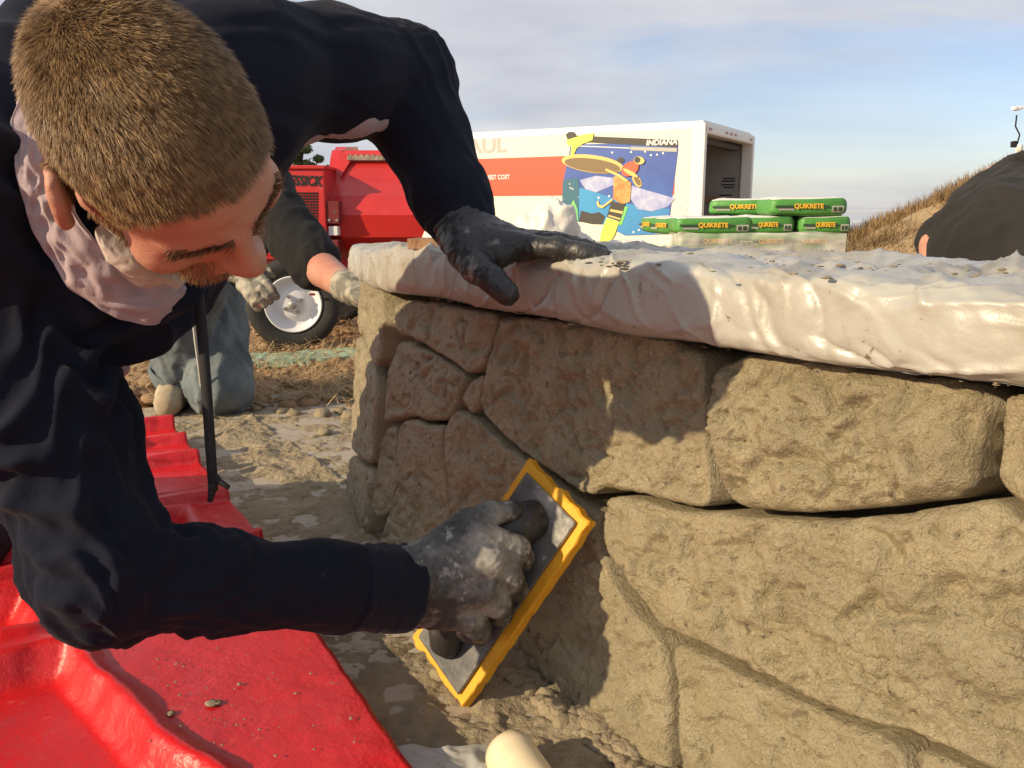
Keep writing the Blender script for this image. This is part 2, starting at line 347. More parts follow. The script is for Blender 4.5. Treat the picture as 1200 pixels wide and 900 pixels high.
# ---------------------------------------------------------------- plastic sheet over the coping
M_plast = mat('muddy_white_plastic', (.40, .395, .36), .30, var=(5, (.34, .325, .28), .38, .62), spec=.6, rvar=(12, .24, .50),
              layers=[(7, (.28, .24, .175), .54, .72), (75, (.13, .10, .065), .645, .69), (26, (.22, .175, .12), .63, .70)],
              bump=[(30, .12, 'n', .01), (120, .12, 'n', .004)])
def plastic_sheet():
    # stations along the front edge from the right end to the bend and round the left facet
    pts = []; nS = 430
    svals = np.concatenate([np.linspace(1.85, .0, 560), -np.linspace(.005, .40, 130)])
    zt = .545; prof = []
    V = []; nP = 120
    for s in svals:
        if s >= 0: fpt = A+wu*s; bpt = fpt-wn_*thick; outw = wn_; bo = -wn_
        else:
            k = -s; fpt = A+fe*k; bend = sst(0, .12, k); outw = unit(wn_*(1-bend)+fn*bend)
            b0 = A-wn_*thick; bpt = b0+np.array([.10, .26, 0])*(k/.4)*1.0; bo = unit(-wn_)
        lean = .465*.13
        fpt = fpt - outw*lean + outw*.020; V.append((fpt, bpt, outw, bo, s))
    out = np.zeros((len(svals), nP, 3)); nrm = np.zeros_like(out); par = np.zeros((len(svals), nP, 2))
    for i, (f, b, o, bo, s) in enumerate(V):
        drop = .022*sst(.1, -.25, s) if s < .1 else 0.0
        zt_ = .541-.020*sst(.25, -.2, s); zb_ = .466+.012*sst(.6, 1.2, s)-.004*sst(.2, -.3, s); hgt = zt_-zb_; r = hgt/2
        for j in range(nP):
            t = j/(nP-1)
            if t < .06: q = f-o*.05*(1-t/.06); pz = zb_+.004*(1-t/.06); n = np.array([0, 0, -1.0])
            elif t < .46:
                a = -math.pi/2+(t-.06)/.40*math.pi; q = f-o*r*.55+o*r*.9*max(math.cos(a), 0)**.42; pz = (zt_+zb_)/2+r*math.copysign(abs(math.sin(a))**.62, math.sin(a)); n = math.cos(a)*o+math.sin(a)*np.array([0, 0, 1.0])
            elif t < .9:
                w = (t-.46)/.44; q = (f-o*r*.55)*(1-w)+b*w; pz = zt_ - .006*math.sin(math.pi*w); n = np.array([0, 0, 1.0])
            else:
                w = (t-.9)/.1; q = b+bo*.03*math.sin(w*math.pi/2); pz = zt_-.06*w; n = bo+.2*np.array([0, 0, 1.0])
            out[i, j] = (q[0], q[1], pz); nrm[i, j] = unit(n); par[i, j] = (s, t)
    # close the left end by rounding it
    kk = sst(-.40, -.30, svals)[:, None]; m = out.mean(1, keepdims=True)
    sq = np.sqrt(np.clip((svals+.40)/.06, 0, 1))[:, None, None]; out = m+(out-m)*(.02+.98*sq)
    p = out.reshape(-1, 3); n = nrm.reshape(-1, 3); s = par.reshape(-1, 2)[:, 0]; t = par.reshape(-1, 2)[:, 1]
    topw = sst(.44, .52, t)
    q = np.c_[s*1.0, t*.45+p[:, 2]*.0, 0*s]
    qw = q+.12*np.stack([noise(q*4, 5), noise(q*4, 6), 0*s], 1)
    fold = ridged(qw*np.array([7, 9, 1]), 3, 2)          # sharp creases
    soft = fbm(q*np.array([6, 6, 1]), 9, 3)
    cre = np.maximum(ridged(qw*np.array([3.2, 5, 1])+7, 21, 1)-.72, 0)/.28
    vor = np.abs(noise(qw*np.array([9, 13, 1])+5, 61)-noise(qw*np.array([9, 13, 1])+5, 67)); facet = sst(.0, .16, vor)
    diag = np.maximum(ridged(np.c_[(qw[:, 0]+qw[:, 1]*1.3)*6.5, (qw[:, 1]-qw[:, 0]*.4)*2.0, 0*s]+9, 71, 1)-.62, 0)/.38
    h = .002*soft + .0028*fold*sst(-.3, .3, noise(q*5, 12)) + .0035*cre**2 + .0015*ridged(qw*24, 33, 2) + .0016*facet + .0035*diag**1.5; h = h*.55
    rl = np.random.default_rng(5)
    for _ in range(300):
        c = np.array([rl.uniform(-.35, 1.35), rl.uniform(.03, .40)]); an = rl.normal(1.1, .7)*rl.choice([-1, 1]); Ln = rl.uniform(.03, .13); dr = np.array([math.cos(an), math.sin(an)])
        rx, ry = q[:, 0]-c[0], q[:, 1]-c[1]; al = rx*dr[0]+ry*dr[1]; ac = np.abs(-rx*dr[1]+ry*dr[0]+.012*np.sin(al*18+an)); fall = np.clip(1-(al/Ln)**2, 0, 1)
        h = h+rl.choice([1, 1, -1])*rl.uniform(.0018, .0058)*fall*np.exp(-ac/rl.choice([.0022, .004, .008, .013]))
    h = h*(.25+.75*sst(.08, .22, t))
    # long pleats and ridges on the top surface
    rid = np.maximum(ridged(qw*np.array([1.6, 11, 1])+3, 51, 2)-.5, 0)
    h += topw*(.010*rid + .004*soft)
    sag = .006*noise(np.c_[s*5, 0*s, 0*s+3.3], 8)*sst(.5, .1, t)
    V2 = p+n*h[:, None]; V2[:, 2] += sag
    return mk('plastic_sheet', V2, gridfaces(len(svals), nP), M_plast, smooth=True)
pc = plastic_sheet(); tag(pc, 'muddy white plastic sheet wrapped over the top edge of the stone wall', 'plastic sheet')
# ---------------------------------------------------------------- muddy ground sheet, mud, clods
M_sheet = mat('dusty_ground_sheet', (.42, .37, .295), .55, var=(5, (.40, .35, .28), .35, .65), layers=[(14, (.27, .215, .14), .52, .66), (60, (.2, .16, .1), .6, .7)], bump=[(30, .3, 'n', .01), (200, .2, 'n', .004)])
M_mud = mat('drying_mud', (.28, .225, .15), .9, var=(20, (.37, .31, .21), .4, .7), layers=[(6, (.16, .125, .08), .58, .70)], bump=[(150, .7, 'n', .006), (50, .6, 'n', .012)], spec=.3)
e0 = on_z(160, 487); e1 = on_z(425, 457); ed = unit(e1-e0)
nu, nv = 260, 330
ue = np.linspace(-.9, 1.6, nu); ve = np.linspace(0, 2.9, nv)
perp = np.array([ed[1], -ed[0], 0]); UU, VV_ = np.meshgrid(ue, ve, indexing='ij')
p = e0+UU.reshape(-1, 1)*ed+VV_.reshape(-1, 1)*perp
p[:, 2] = .006+.004*fbm(p*6, 2, 3)+.003*np.maximum(ridged(p*np.array([4, 4, 1]), 5, 2)-.4, 0)
p[:, 1] += .02*noise(np.c_[UU.ravel()*5, 0*UU.ravel(), 0*UU.ravel()], 4)*(VV_.ravel() < .01)
p[VV_.ravel() < .012, 2] += .012
tag(mk('ground_sheet', p, gridfaces(nu, nv), M_sheet, smooth=True), 'pale muddy plastic sheet spread on the ground in front of the wall', 'ground sheet')
nu, nv = 420, 620
ue = np.linspace(-.5, 1.25, nu); ve = np.linspace(.02, 2.2, nv); UU, VV_ = np.meshgrid(ue, ve, indexing='ij')
p = e0+UU.reshape(-1, 1)*ed+VV_.reshape(-1, 1)*perp
# distance to wall foot raises the mud
dw = (p-A) @ wn_; dfo = np.exp(-np.maximum(dw-.01, 0)/.05)*(dw > -.1)
b_ = fbm(p*np.array([9, 12, 1]), 71, 5)-.10; h = .008*b_ + .009*np.maximum(fbm(p*np.array([22, 22, 1]), 73, 4)-.15, 0)+.003*fbm(p*np.array([80, 80, 1]), 75, 2)+.014*dfo*(.5+.8*noise(p*np.array([14, 14, 1]), 3))
h = np.maximum(h, -.015); h[((p-on_z(480, 893, .05)) @ unit(np.array([-.872, -.489, 0]))) > -.01] = -.03; p[:, 2] = .0075+h
tag(mk('mud', p, gridfaces(nu, nv), M_mud, smooth=True, kind='stuff'), 'lumpy grey brown mortar mud trodden over the ground sheet', 'mud')
# clods
def clod_mesh(rad, seed):
    bm = bmesh.new(); bmesh.ops.create_icosphere(bm, subdivisions=2, radius=1); V = np.array([v.co[:] for v in bm.verts]); F = [[v.index for v in f.verts] for f in bm.faces]; bm.free()
    V *= (1+.45*fbm(V*1.3+seed*3.7, seed, 3))[:, None]; return V*rad*np.array([1, .9, .55]), F
def clods(name, spots, m, label, cat):
    mb = MB()
    for i, (x, y, z, r) in enumerate(spots):
        V, F = clod_mesh(r, i); V = V*np.array([1.3, 1.2, .55]) if 'crumbs' in name else V; mb.add(rotz(V, i*2.4)+np.array([x, y, z]), F)
    return tag(mb.obj(name, m, smooth=True, kind='stuff'), label, cat)
sp = []
for _ in range(420):
    x = random.uniform(160, 620); y = random.uniform(478, 900); q = on_z(x, y)
    if (q-A) @ wn_ < .02 or y > 640+(x-430)*.806: continue
    sp.append((q[0], q[1], .008, random.choice([.004, .006, .009, .013, .018])*(1+.3*(y < 560))))
for x, y, r in [(330,487,.022),(345,490,.026),(378,490,.03),(400,486,.02),(410,492,.028),(300,484,.02),(380,512,.022),(650,840,.02),(700,860,.022),(520,800,.018),(560,820,.014)]:
    q = on_z(x, y); sp.append((q[0], q[1], .012, r))
for _ in range(160):
    x = random.uniform(560, 760); q = on_z(x, 640+(x-430)*.806+random.uniform(2, 34)); sp.append((q[0], q[1], .012, random.uniform(.004, .014)))
clods('mud_clods', sp, M_mud, 'loose crumbs and lumps of mortar scattered on the ground sheet', 'mud')
zt = .541; sp = []
for cx, cy, sx, n in [(720, 312, 22, 40), (1130, 318, 50, 60), (950, 316, 120, 40), (800, 305, 90, 24), (1060, 322, 90, 30)]:
    for _ in range(n):
        q = on_z(random.gauss(cx, sx*.5), random.gauss(cy, 4), zt); sp.append((q[0], q[1], zt+.004, min(abs(random.gauss(.0012, .0012))+.0006, .0042)))
for _ in range(90):
    s_e = random.uniform(-.02, 1.15); fpq = A+wu*s_e+wn_*(.020-.06+random.uniform(-.012, .004)); sp.append((fpq[0], fpq[1], .466+.012*(s_e > .9)+random.uniform(-.004, .003), random.choice([.0012, .002, .003, .0045])*(1 if s_e < .6 else .45)))
for _ in range(260):
    s_e = random.uniform(.1, 1.1); fpq = A+wu*s_e+wn_*(.020-.06+.002); sp.append((fpq[0], fpq[1], random.uniform(.475, .53), random.uniform(.0006, .0016)))
clods('mortar_crumbs', sp, M_mud, 'crumbs of mortar lying along the top of the plastic covered wall', 'mortar')
# ---------------------------------------------------------------- red mats
M_red = mat('red_rubber', (.62, .012, .016), .38, var=(4, (.52, .012, .016), .4, .65), spec=.5, layers=[(45, (.60, .06, .05), .60, .70), (9, (.40, .03, .03), .66, .8), (5, (.33, .12, .08), .66, .74), (55, (.25, .17, .11), .70, .74)], bump=[(120, .22, 'n', .005), (35, .22, 'n', .012)], rvar=(10, .26, .5))
m0 = on_z(480, 893, .05); m1 = on_z(206, 500, .05); mu = unit(m1-m0); mu[2] = 0; mv = np.array([-mu[1], mu[0], 0]); mv = mv if mv[0] < 0 else -mv
def on_mat(x, y): q = on_z(x, y, .05)-m0; return q @ mu, q @ mv
print('mat pts', [(n, [round(float(c), 3) for c in on_mat(*n)]) for n in [(480,893),(378,750),(298,632),(258,578),(224,536),(206,500),(0,735),(50,735),(110,835),(230,900),(0,629),(0,770),(200,600),(230,590),(165,497),(300,640)]])
def rect_in(u, v, a, b, c, d): return np.minimum(np.minimum(u-a, b-u), np.minimum(v-c, d-v))
def red_mat(u0, u1, pans, ribs, shift, label, seed, wid=1.05):
    g = .0065; us = np.arange(u0, u1+g*.5, g); vs = np.arange(0, wid, g); UU, VV_ = np.meshgrid(us, vs, indexing='ij'); u = UU.ravel(); v = VV_.ravel()
    q = np.c_[u, v, 0*u+seed]; wu_ = .011*noise(q*11, 1)+.004*noise(q*31, 4); wv_ = .013*noise(q*9, 2)+.004*noise(q*29, 5)
    z = .048 + .003*noise(q*7, 3) + .0012*noise(q*30, 9)
    for (a, b, cfun, d) in pans:
        c = cfun(u); di = rect_in(u+wu_, v+wv_, a, b, c, d); z -= .034*sst(0, .030, di); z += .012*np.exp(-((di+.004)/.011)**2)
    for (rc, rw, rh) in ribs: z += rh*sst(rw, rw*.55, np.abs(u+wu_*.6-rc))*sst(-.01, .01, .9-v)
    z -= .018*sst(.022, 0, v+.004*noise(q*14, 7))*0
    pos = m0*np.array([1, 1, 0])+u[:, None]*mu+(v+shift(u)*sst(.25, 0, v)+.003*noise(q*18, 6)*sst(.05, 0, v))[:, None]*mv; pos[:, 2] = z
    F = gridfaces(len(us), len(vs)); nu_, nv_ = len(us), len(vs); I = np.arange(nu_*nv_).reshape(nu_, nv_)
    rim = np.concatenate([I[:, 0], I[-1, 1:], I[-2::-1, -1], I[0, -2:0:-1]]); V2 = pos[rim].copy(); V2[:, 2] = np.maximum(.009, V2[:, 2]-.028)
    k = np.arange(len(rim)); Q = np.stack([rim[k], k+len(pos), np.roll(k, -1)+len(pos), np.roll(rim, -1)], 1)
    o = mk('rubber_mat', np.vstack([pos, V2]), np.vstack([F, Q]), M_red, smooth=True); tag(o, label, 'rubber mat', 'red rubber mats laid in a row'); return o
pan = lambda a, b, w, d=.98: (a, b, (w if callable(w) else (lambda u, w=w: w)), d)
red_mat(-.50, .672, [pan(-.46, .445, lambda u: .155+.36*np.clip(u, -.2, .45)-.12*np.clip(u, 0, 1)**2), pan(.515, .645, .33)], [(.66, .012, .012)], lambda u: .006*sst(.5, .66, u),
        'big red rubber mat nearest the camera with a broad flat margin under the forearm', 1)
red_mat(.676, .955, [pan(.70, .90, .085)], [(.935, .022, .022), (.69, .012, .018)], lambda u: -.014+.035*(u-.676), 'second red rubber mat showing between the sleeve and the muddy sheet', 2)
red_mat(.962, 1.240, [pan(.99, 1.19, .16)], [(1.222, .02, .026), (.976, .012, .016)], lambda u: -.010+.04*(u-.96), 'third red rubber mat below the hanging black cord', 3)
red_mat(1.247, 1.58, [pan(1.28, 1.38, .14), pan(1.43, 1.53, .14)], [(1.405, .02, .024), (1.563, .018, .034), (1.26, .012, .016)], lambda u: -.006+.03*(u-1.25), 'farthest red rubber mat ending on the muddy sheet near the kneeling man', 4)
sp = [(*on_mat3, .052, r) for on_mat3, r in [(tuple(on_z(248, 826, .05)[:2]), .006), (tuple(on_z(255, 825, .05)[:2]), .004), (tuple(on_z(200, 838, .05)[:2]), .004), (tuple(on_z(281, 803, .05)[:2]), .0025)]]
clods('mat_crumbs', sp, M_mud, 'few crumbs of mortar lying on the nearest red mat', 'mortar')
sp = []
for _ in range(70):
    q = on_z(random.uniform(150, 430), random.uniform(755, 890), .05)
    if (q-m0) @ mv > .01: sp.append((q[0], q[1], .0515, random.uniform(.0006, .0018)))
clods('mat_crumbs', sp, M_mud, 'fine specks of dried mortar sprinkled on the flat margin of the nearest red mat', 'mortar')
# cream tube and pale scrap in the foreground
M_cream = mat('cream_plastic', (.78, .66, .45), .35, var=(20, (.70, .58, .38), .4, .7), layers=[(40, (.4, .33, .22), .64, .74)])
pa = on_z(597, 884, .028); pb = on_z(680, 1010, .03); t_ = unit(pb-pa)
prof = [(0, .001), (.002, .012), (.006, .02), (.013, .0265), (.022, .0285), (.03, .0285), (.032, .0275), (.30, .0275)]
ct = MB().lathe(prof, pa-t_*.016, t_, 36).obj('cream_tube', M_cream, smooth=True); tag(ct, 'cream plastic tube with a rounded end lying on the mud in the foreground', 'tube')
sc0 = on_z(520, 893, .02); g_ = np.linspace(-.5, .5, 46); UU, VV_ = np.meshgrid(g_, g_, indexing='ij')
p = sc0+np.c_[UU.ravel()*.16, VV_.ravel()*.11-.035, 0*UU.ravel()]; q = p*22; p[:, 2] = .018+.010*ridged(q*np.array([1, 1, 0]), 4, 2)*.6+.006*noise(q, 6); p[:, :2] += .012*np.stack([noise(q*.8, 8), noise(q*.8, 9)], 1)
tag(mk('plastic_scrap', p, gridfaces(46, 46), M_plast, smooth=True), 'crumpled pale scrap of plastic beside the cream tube', 'plastic scrap')
# wood block on the coping
M_wood = mat('raw_wood', (.36, .21, .12), .8, var=(60, (.25, .14, .08), .4, .7), bump=[(80, .5)])
wb0 = on_z(502, 293, .538)
wbk = MB().obox(wb0+np.array([0, .03, .009]), [[.96, -.28, 0], [.28, .96, 0], [0, 0, 1]], (.026, .03, .008), .001).obj('wood_block', M_wood); tag(wbk, 'small brown wood block on the plastic beside the black glove', 'wood block')
# green boards, straw
M_green = mat('pale_green_foam', (.42, .56, .40), .7, var=(9, (.24, .36, .25), .4, .65), layers=[(30, (.5, .5, .4), .62, .72)], bump=[(60, .4)])
for (x0, y0, x1, y1, w_, lab) in [(276, 428, 362, 427, .20, 'left pale green foam strip on the straw behind the kneeling man'), (356, 424, 470, 416, .20, 'right pale green foam strip with a split edge near the wheel')]:
    a_ = on_z(x0, y0+3); b_ = on_z(x1, y1+3); d_ = unit(b_-a_); n2 = np.array([-d_[1], d_[0], 0]); L_ = np.linalg.norm(b_-a_); N_ = 24; V = []
    for i in range(N_+1):
        c = a_+d_*L_*i/N_; j = .006*random.uniform(-1, 1)
        V += [c+n2*(0+j), c+n2*j+[0, 0, .022+j*.4], c+n2*(w_+j)+[0, 0, .024+j*.5], c+n2*(w_+j)]
    F = [(i*4+k, i*4+(k+1) % 4, i*4+4+(k+1) % 4, i*4+4+k) for i in range(N_) for k in range(4)]+[(0, 1, 2, 3), (N_*4+3, N_*4+2, N_*4+1, N_*4)]
    tag(mk('foam_strip', V, F, M_green), lab, 'foam strip', 'pale green foam strips on the ground')
M_straw = mat('dry_straw', (.52, .38, .19), .8, var=(2, (.36, .24, .11), .4, .6))
def blades(n, pos, L, w, up, mb_mat, name, lab, cat, seed=0):
    r = np.random.default_rng(seed); P0 = pos(n, r); a = r.uniform(0, 2*math.pi, n); l = L*r.uniform(.4, 1.3, n); ev = up*r.uniform(.2, 1, n)
    d = np.stack([np.cos(a)*np.cos(ev), np.sin(a)*np.cos(ev), np.sin(ev)], 1); side = np.cross(d, [0, 0, 1.0]); side /= np.linalg.norm(side, axis=1)[:, None]+1e-9
    side = side*w*r.uniform(.6, 1.3, n)[:, None]; bend = np.stack([0*l, 0*l, -l*.15*r.uniform(0, 1, n)], 1)
    V = np.stack([P0-side, P0+side, P0+d*l[:, None]*.6+side*.8, P0+d*l[:, None]+bend, P0+d*l[:, None]*.6-side*.8], 1).reshape(-1, 3)
    k = np.arange(n)[:, None]*5; F = np.concatenate([k+np.array([[0, 1, 2, 4]])]); F3 = k+np.array([[4, 2, 3, 3]])
    F = [tuple(f) for f in F]+[tuple(f[:3]) for f in F3]
    return tag(mk(name, V, F, mb_mat, kind='stuff'), lab, cat)
def strawpos(n, r):
    x = r.uniform(150, 470, n); y = r.uniform(335, 478, n); out = np.array([on_z(a, b) for a, b in zip(x, y)]); ok = (out[:, 1] < 6.5); out = out[ok]
    rep = out[r.integers(0, len(out), n)]; keep = noise(rep*np.array([3, 3, 1]), 4) > -.25; rep[~keep] = rep[r.choice(np.where(keep)[0], (~keep).sum())]
    rep[:, :2] += r.normal(0, .03, (n, 2)); rep[:, 2] = .012+r.uniform(0, .012, n); return rep
blades(4200, strawpos, .13, .0016, .45, M_straw, 'straw', 'dry straw and stalks strewn over the brown dirt by the wheel', 'straw', 3)
def dirt_spots():
    out = []
    for _ in range(700):
        q = on_z(random.uniform(140, 470), random.uniform(345, 480)); 
        if q[1] < 6.5: out.append((q[0], q[1], .01, random.choice([.006, .01, .014, .02, .03])))
    return out
clods('dirt_clods', dirt_spots(), M_dirt, 'crumbly clods of brown dirt behind the ground sheet', 'dirt')

# ---------------------------------------------------------------- mortar mixer
M_mred = mat('red_machine_paint', (.56, .022, .020), .42, var=(5, (.46, .02, .02), .4, .7), layers=[(14, (.50, .10, .07), .62, .74), (50, (.40, .33, .25), .70, .76)], coat=.25, bump=[(60, .06)])
M_mdark = mat('grimy_red_casting', (.16, .012, .012), .5, layers=[(30, (.10, .08, .06), .55, .7)])
M_black = mat('black_print', (.012, .012, .012), .6); M_dark = mat('dark_gap', (.008, .008, .008), .9)
M_steel = mat('bare_steel', (.45, .44, .42), .4, metal=.8, layers=[(20, (.25, .2, .14), .55, .68)])
M_crust = mat('cement_crusted_steel', (.36, .31, .24), .85, var=(30, (.22, .17, .12), .4, .65), bump=[(60, .8)])
M_tyre = mat('tyre_rubber', (.022, .021, .020), .75, layers=[(12, (.09, .075, .055), .55, .75)], bump=[(90, .3)])
M_rim = mat('white_rim_paint', (.72, .72, .74), .4, layers=[(16, (.40, .33, .24), .66, .78)])
DM = 3.95
mixp = on_z(400, 400); mixer = empty('mortar_mixer', (mixp[0], mixp[1]+.2, 0), 'red towable mortar mixer with a white wheel behind the kneeling man', 'mixer')
def pl(x, y, d): return at(x, y, d)
# engine housing
h0 = pl(300, 300, 3.8); h1 = pl(384, 198, 3.8)
hb = MB(); lo = np.array([h0[0]-.15, h0[1], h0[2]]); hi = np.array([h1[0], h0[1]+.48, h1[2]]); hb.box(lo, hi, .008); hs = hb.obj('engine_housing', M_mred, mixer)
yy = lo[1]
hz = lambda x, y: on_plane(x, y, np.array([0, yy, 0]), np.array([0, 1.0, 0]))
gv = MB()
for i in range(7):
    for j in range(14):
        c = hz(349+i*3.7, 226.5+j*3.35); gv.box(c-[.0046, .003, .0044], c+[.0046, .001, .0044])
gv.obj('vent_holes', M_dark, hs, kind='stuff')
c0 = hz(338, 216.5); c1 = hz(378.5, 216.5); text('lettering', 'ESSICK', M_black, hs, c0-[0, .002, 0], (1, 0, -.03), (0, 0, 1), .058, shear=.25, bold=.0022, width=c1[0]-c0[0])
MB().box([lo[0], yy-.012, hi[2]-.004], [hi[0]+.006, yy+.49, hi[2]+.012], .004).obj('housing_lid', M_mred, mixer)
# drum
x0 = pl(398, 240, DM)[0]; x1 = pl(506, 240, DM)[0]
def zy(y, d): p_ = at(450, y, d); return p_[1], p_[2]
prof = [zy(176, 4.02), zy(186, 3.98), zy(209, 3.93), zy(229, 3.84), zy(252, 3.82), zy(278, 3.86), zy(298, 3.98), zy(305, 4.15), zy(300, 4.35), zy(280, 4.5), zy(250, 4.58), zy(215, 4.55), zy(176, 4.45)]
dr = MB(); NX = 14; xs_ = np.linspace(x0, x1, NX); V = []
for i, xx in enumerate(xs_):
    sh = .985 if i in (0, NX-1) else 1.0
    cy = np.mean([a for a, b in prof]); cz = np.mean([b for a, b in prof])
    V += [[xx, cy+(a-cy)*sh, cz+(b-cz)*sh] for a, b in prof]
n_ = len(prof)
dr.add(V, [(i*n_+j, (i+1)*n_+j, (i+1)*n_+j+1, i*n_+j+1) for i in range(NX-1) for j in range(n_-1)])
dr.obj('drum', M_mred, mixer)
for xx, nm in ((x0, 0), (x1, 1)):
    e_ = MB(); s_ = -1 if nm == 0 else 1; w_ = .05 if nm == 0 else .02
    e_.ext([[xx, a, b] for a, b in prof], (s_*w_, 0, 0)); 
    if nm == 0: e_.ext([[xx-w_+.002, a, b] for a, b in [zy(176, 4.06), zy(172, 4.1), zy(172, 4.4), zy(176, 4.42)]], (w_, 0, 0))
    e_.obj('drum_end', M_mred, mixer)
# pouring lip (slanted plate across the front) and grate
lp = [pl(398, 176, 3.97), pl(412, 186, 3.955), pl(398, 209, 3.915)]
MB().ext(lp, (0, .012, 0)).obj('lip_gusset', M_mred, mixer)
gr = MB(); ya, za = zy(184, 3.965)
for i in range(15): gr.obox(np.array([x0+.05+(x1-x0-.06)*i/14, ya+.2, za+.004]), np.eye(3), (.006, .22, .006), .001)
gr.obox(np.array([(x0+x1)/2+.015, ya-.01, za-.006]), np.eye(3), ((x1-x0)/2-.02, .012, .010), .002); gr.obox(np.array([(x0+x1)/2, ya+.42, za]), np.eye(3), ((x1-x0)/2-.01, .012, .012), .002)
gr.obj('safety_grate', M_crust, mixer)
bq = lambda x, y, d: pl(x, y, d)
def pxbox(x0, y0, x1, y1, d, th, bev=.003):
    a = at(x0, y1, d); b = at(x1, y0, d); return MB().box([a[0], min(a[1], b[1]), a[2]], [b[0], min(a[1], b[1])+th, b[2]], bev)
pxbox(383, 236, 398, 262, 3.78, .12).obj('bearing_box', M_mdark, mixer); pxbox(385, 265, 396, 276, 3.80, .1).obj('bearing_cap', M_rim, mixer)
pxbox(381, 281, 397, 298, 3.8, .1).obj('pivot_bracket', M_mdark, mixer)
for (x, y) in ((386, 240), (395, 240), (386, 258), (395, 258)): MB().lathe([(0, .006), (.006, .006), (.006, .0001)], pl(x, y, 3.778), (0, -1, 0), 8).obj('bolt', M_steel, mixer)
fr = MB(); za = pl(340, 312, 3.9)[2]
fr.obox([pl(360, 310, 4.0)[0], 4.0-.02, za], np.eye(3), (.42, .03, .03), .004); fr.obox([pl(360, 310, 4.3)[0], 4.4, za], np.eye(3), (.42, .03, .03), .004); fr.obj('chassis', M_mred, mixer)
# tyre and rim
def wheel_obj(c, ax, R, w, parent, rr=.6, nm='wheel', nuts=True):
    ax = unit(ax); root = MB().lathe([(-w*.5, R*.60), (-w*.5, R*.80), (-w*.47, R*.93), (-w*.34, R*.985), (-w*.16, R), (-w*.03, R*.99), (w*.03, R*.99), (w*.16, R), (w*.34, R*.985), (w*.47, R*.93), (w*.5, R*.80), (w*.46, R*.68), (w*.40, R*.61), (-w*.5, R*.60)], c, ax, 56).obj('tyre', M_tyre, parent, smooth=True)
    MB().lathe([(w*.40, R*.612), (w*.47, R*.60), (w*.47, R*.58), (w*.36, R*.55), (w*.22, R*.50), (w*.18, R*.44), (w*.18, R*.36), (w*.28, R*.30), (w*.30, R*.22), (w*.30, .0005)], c, ax, 48).obj('rim', M_rim, parent, smooth=True)
    MB().lathe([(w*.28, R*.105), (w*.52, R*.10), (w*.56, R*.075), (w*.56, .0004)], c, ax, 20).obj('hub_cap', M_steel, parent, smooth=True)
    if nuts:
        a = unit(np.cross(ax, [0, 0, 1])); b = np.cross(ax, a)
        for k in range(4):
            th = .5+k*math.pi/2; MB().lathe([(w*.28, R*.045), (w*.42, R*.045), (w*.42, .0004)], np.array(c)+R*.19*(math.cos(th)*a+math.sin(th)*b), ax, 6).obj('wheel_nut', M_steel, parent)
    return root
wc = pl(344, 354, 3.72); R_ = .200; wc[2] = R_-.004
wheel_obj(wc, (.22, -1, .02), R_, .13, mixer)
vt = pl(366, 345, 3.655); MB().obox(vt, np.eye(3), (.012, .002, .005)).obj('rim_sticker', M_mdark, mixer)
wheel_obj(wc+np.array([.0, .85, 0]), (-.1, 1, 0), R_, .13, mixer, nuts=False)
MB().tube([wc+[0, .05, 0], wc+[0, .8, 0]], .022).obj('axle', M_mdark, mixer)
MB().tube([pl(431, 310, 4.0), pl(431, 383, 4.0)*[1, 1, 0]], .011).obj('stand_leg', M_mred, mixer)
MB().tube([pl(310, 312, 4.0), pl(200, 320, 4.1), pl(120, 330, 4.2)], .03).obj('tow_bar', M_mred, mixer)

# ---------------------------------------------------------------- moving truck
M_tw = mat('white_truck_panel', (.80, .76, .64), .35, var=(2, (.74, .70, .58), .4, .7), bump=[(3, .03)]); M_twf = mat('white_truck_frame', (.82, .80, .74), .4)
M_tr = mat('orange_red_band', (.72, .085, .035), .4); M_tg = mat('grey_print', (.42, .42, .40), .5); M_twp = mat('white_print', (.8, .8, .78), .5)
M_in = mat('truck_inside_wall', (.36, .34, .32), .7, var=(4, (.30, .28, .26), .4, .7)); M_indk = mat('truck_inside_dark', (.10, .095, .09), .8); M_rail = mat('plywood_rub_rail', (.36, .23, .12), .7)
M_alu = mat('aluminium_edge', (.55, .55, .54), .45, metal=.6); M_redl = mat('red_lamp', (.35, .02, .02), .3)
TD = 11.0; tc_ = at(823, 140, TD); TH = 1.86; TB = tc_[2]-TH; ta = unit([-.866, .5, 0]); tr_ = np.array([-ta[1], ta[0], 0]); tr_ = tr_ if tr_[1] > 0 else -tr_
T0 = np.array([tc_[0], tc_[1], TB]); r_ = ray(452, 200); 
# length so that the far end falls behind the elbow
Lx = np.linalg.solve(np.array([[ta[0], -r_[0]], [ta[1], -r_[1]]]), (CAMP-T0)[:2])[0]; TW = 2.45
tgz = float(gz(np.array([0.]), np.array([12.]))[0])
truck = empty('box_truck', (T0[0]+ta[0]*Lx/2, T0[1]+ta[1]*Lx/2, tgz), 'white moving truck with an orange band and a blue insect picture behind the cement bags', 'truck')
TX = lambda s, w, z: T0+ta*s+tr_*w+np.array([0, 0, z])
ax3 = np.array([ta, tr_, [0, 0, 1.0]])
def tbox(s0, s1, w0, w1, z0, z1, nm, m, bev=0, parent=truck): return MB().obox(TX((s0+s1)/2, (w0+w1)/2, (z0+z1)/2), ax3, ((s1-s0)/2, (w1-w0)/2, (z1-z0)/2), bev).obj(nm, m, parent)
th = .05
tbox(.10, Lx, 0, th, .10, TH-.10, 'side_panel', M_tw); tbox(.10, Lx, TW-th, TW, .10, TH-.10, 'side_panel', M_in)
tbox(.06, Lx, .02, TW-.02, 0, .10, 'cargo_floor', M_indk); tbox(Lx-.05, Lx+.002, .03, TW-.03, .1, TH-.05, 'front_bulkhead', M_tw)
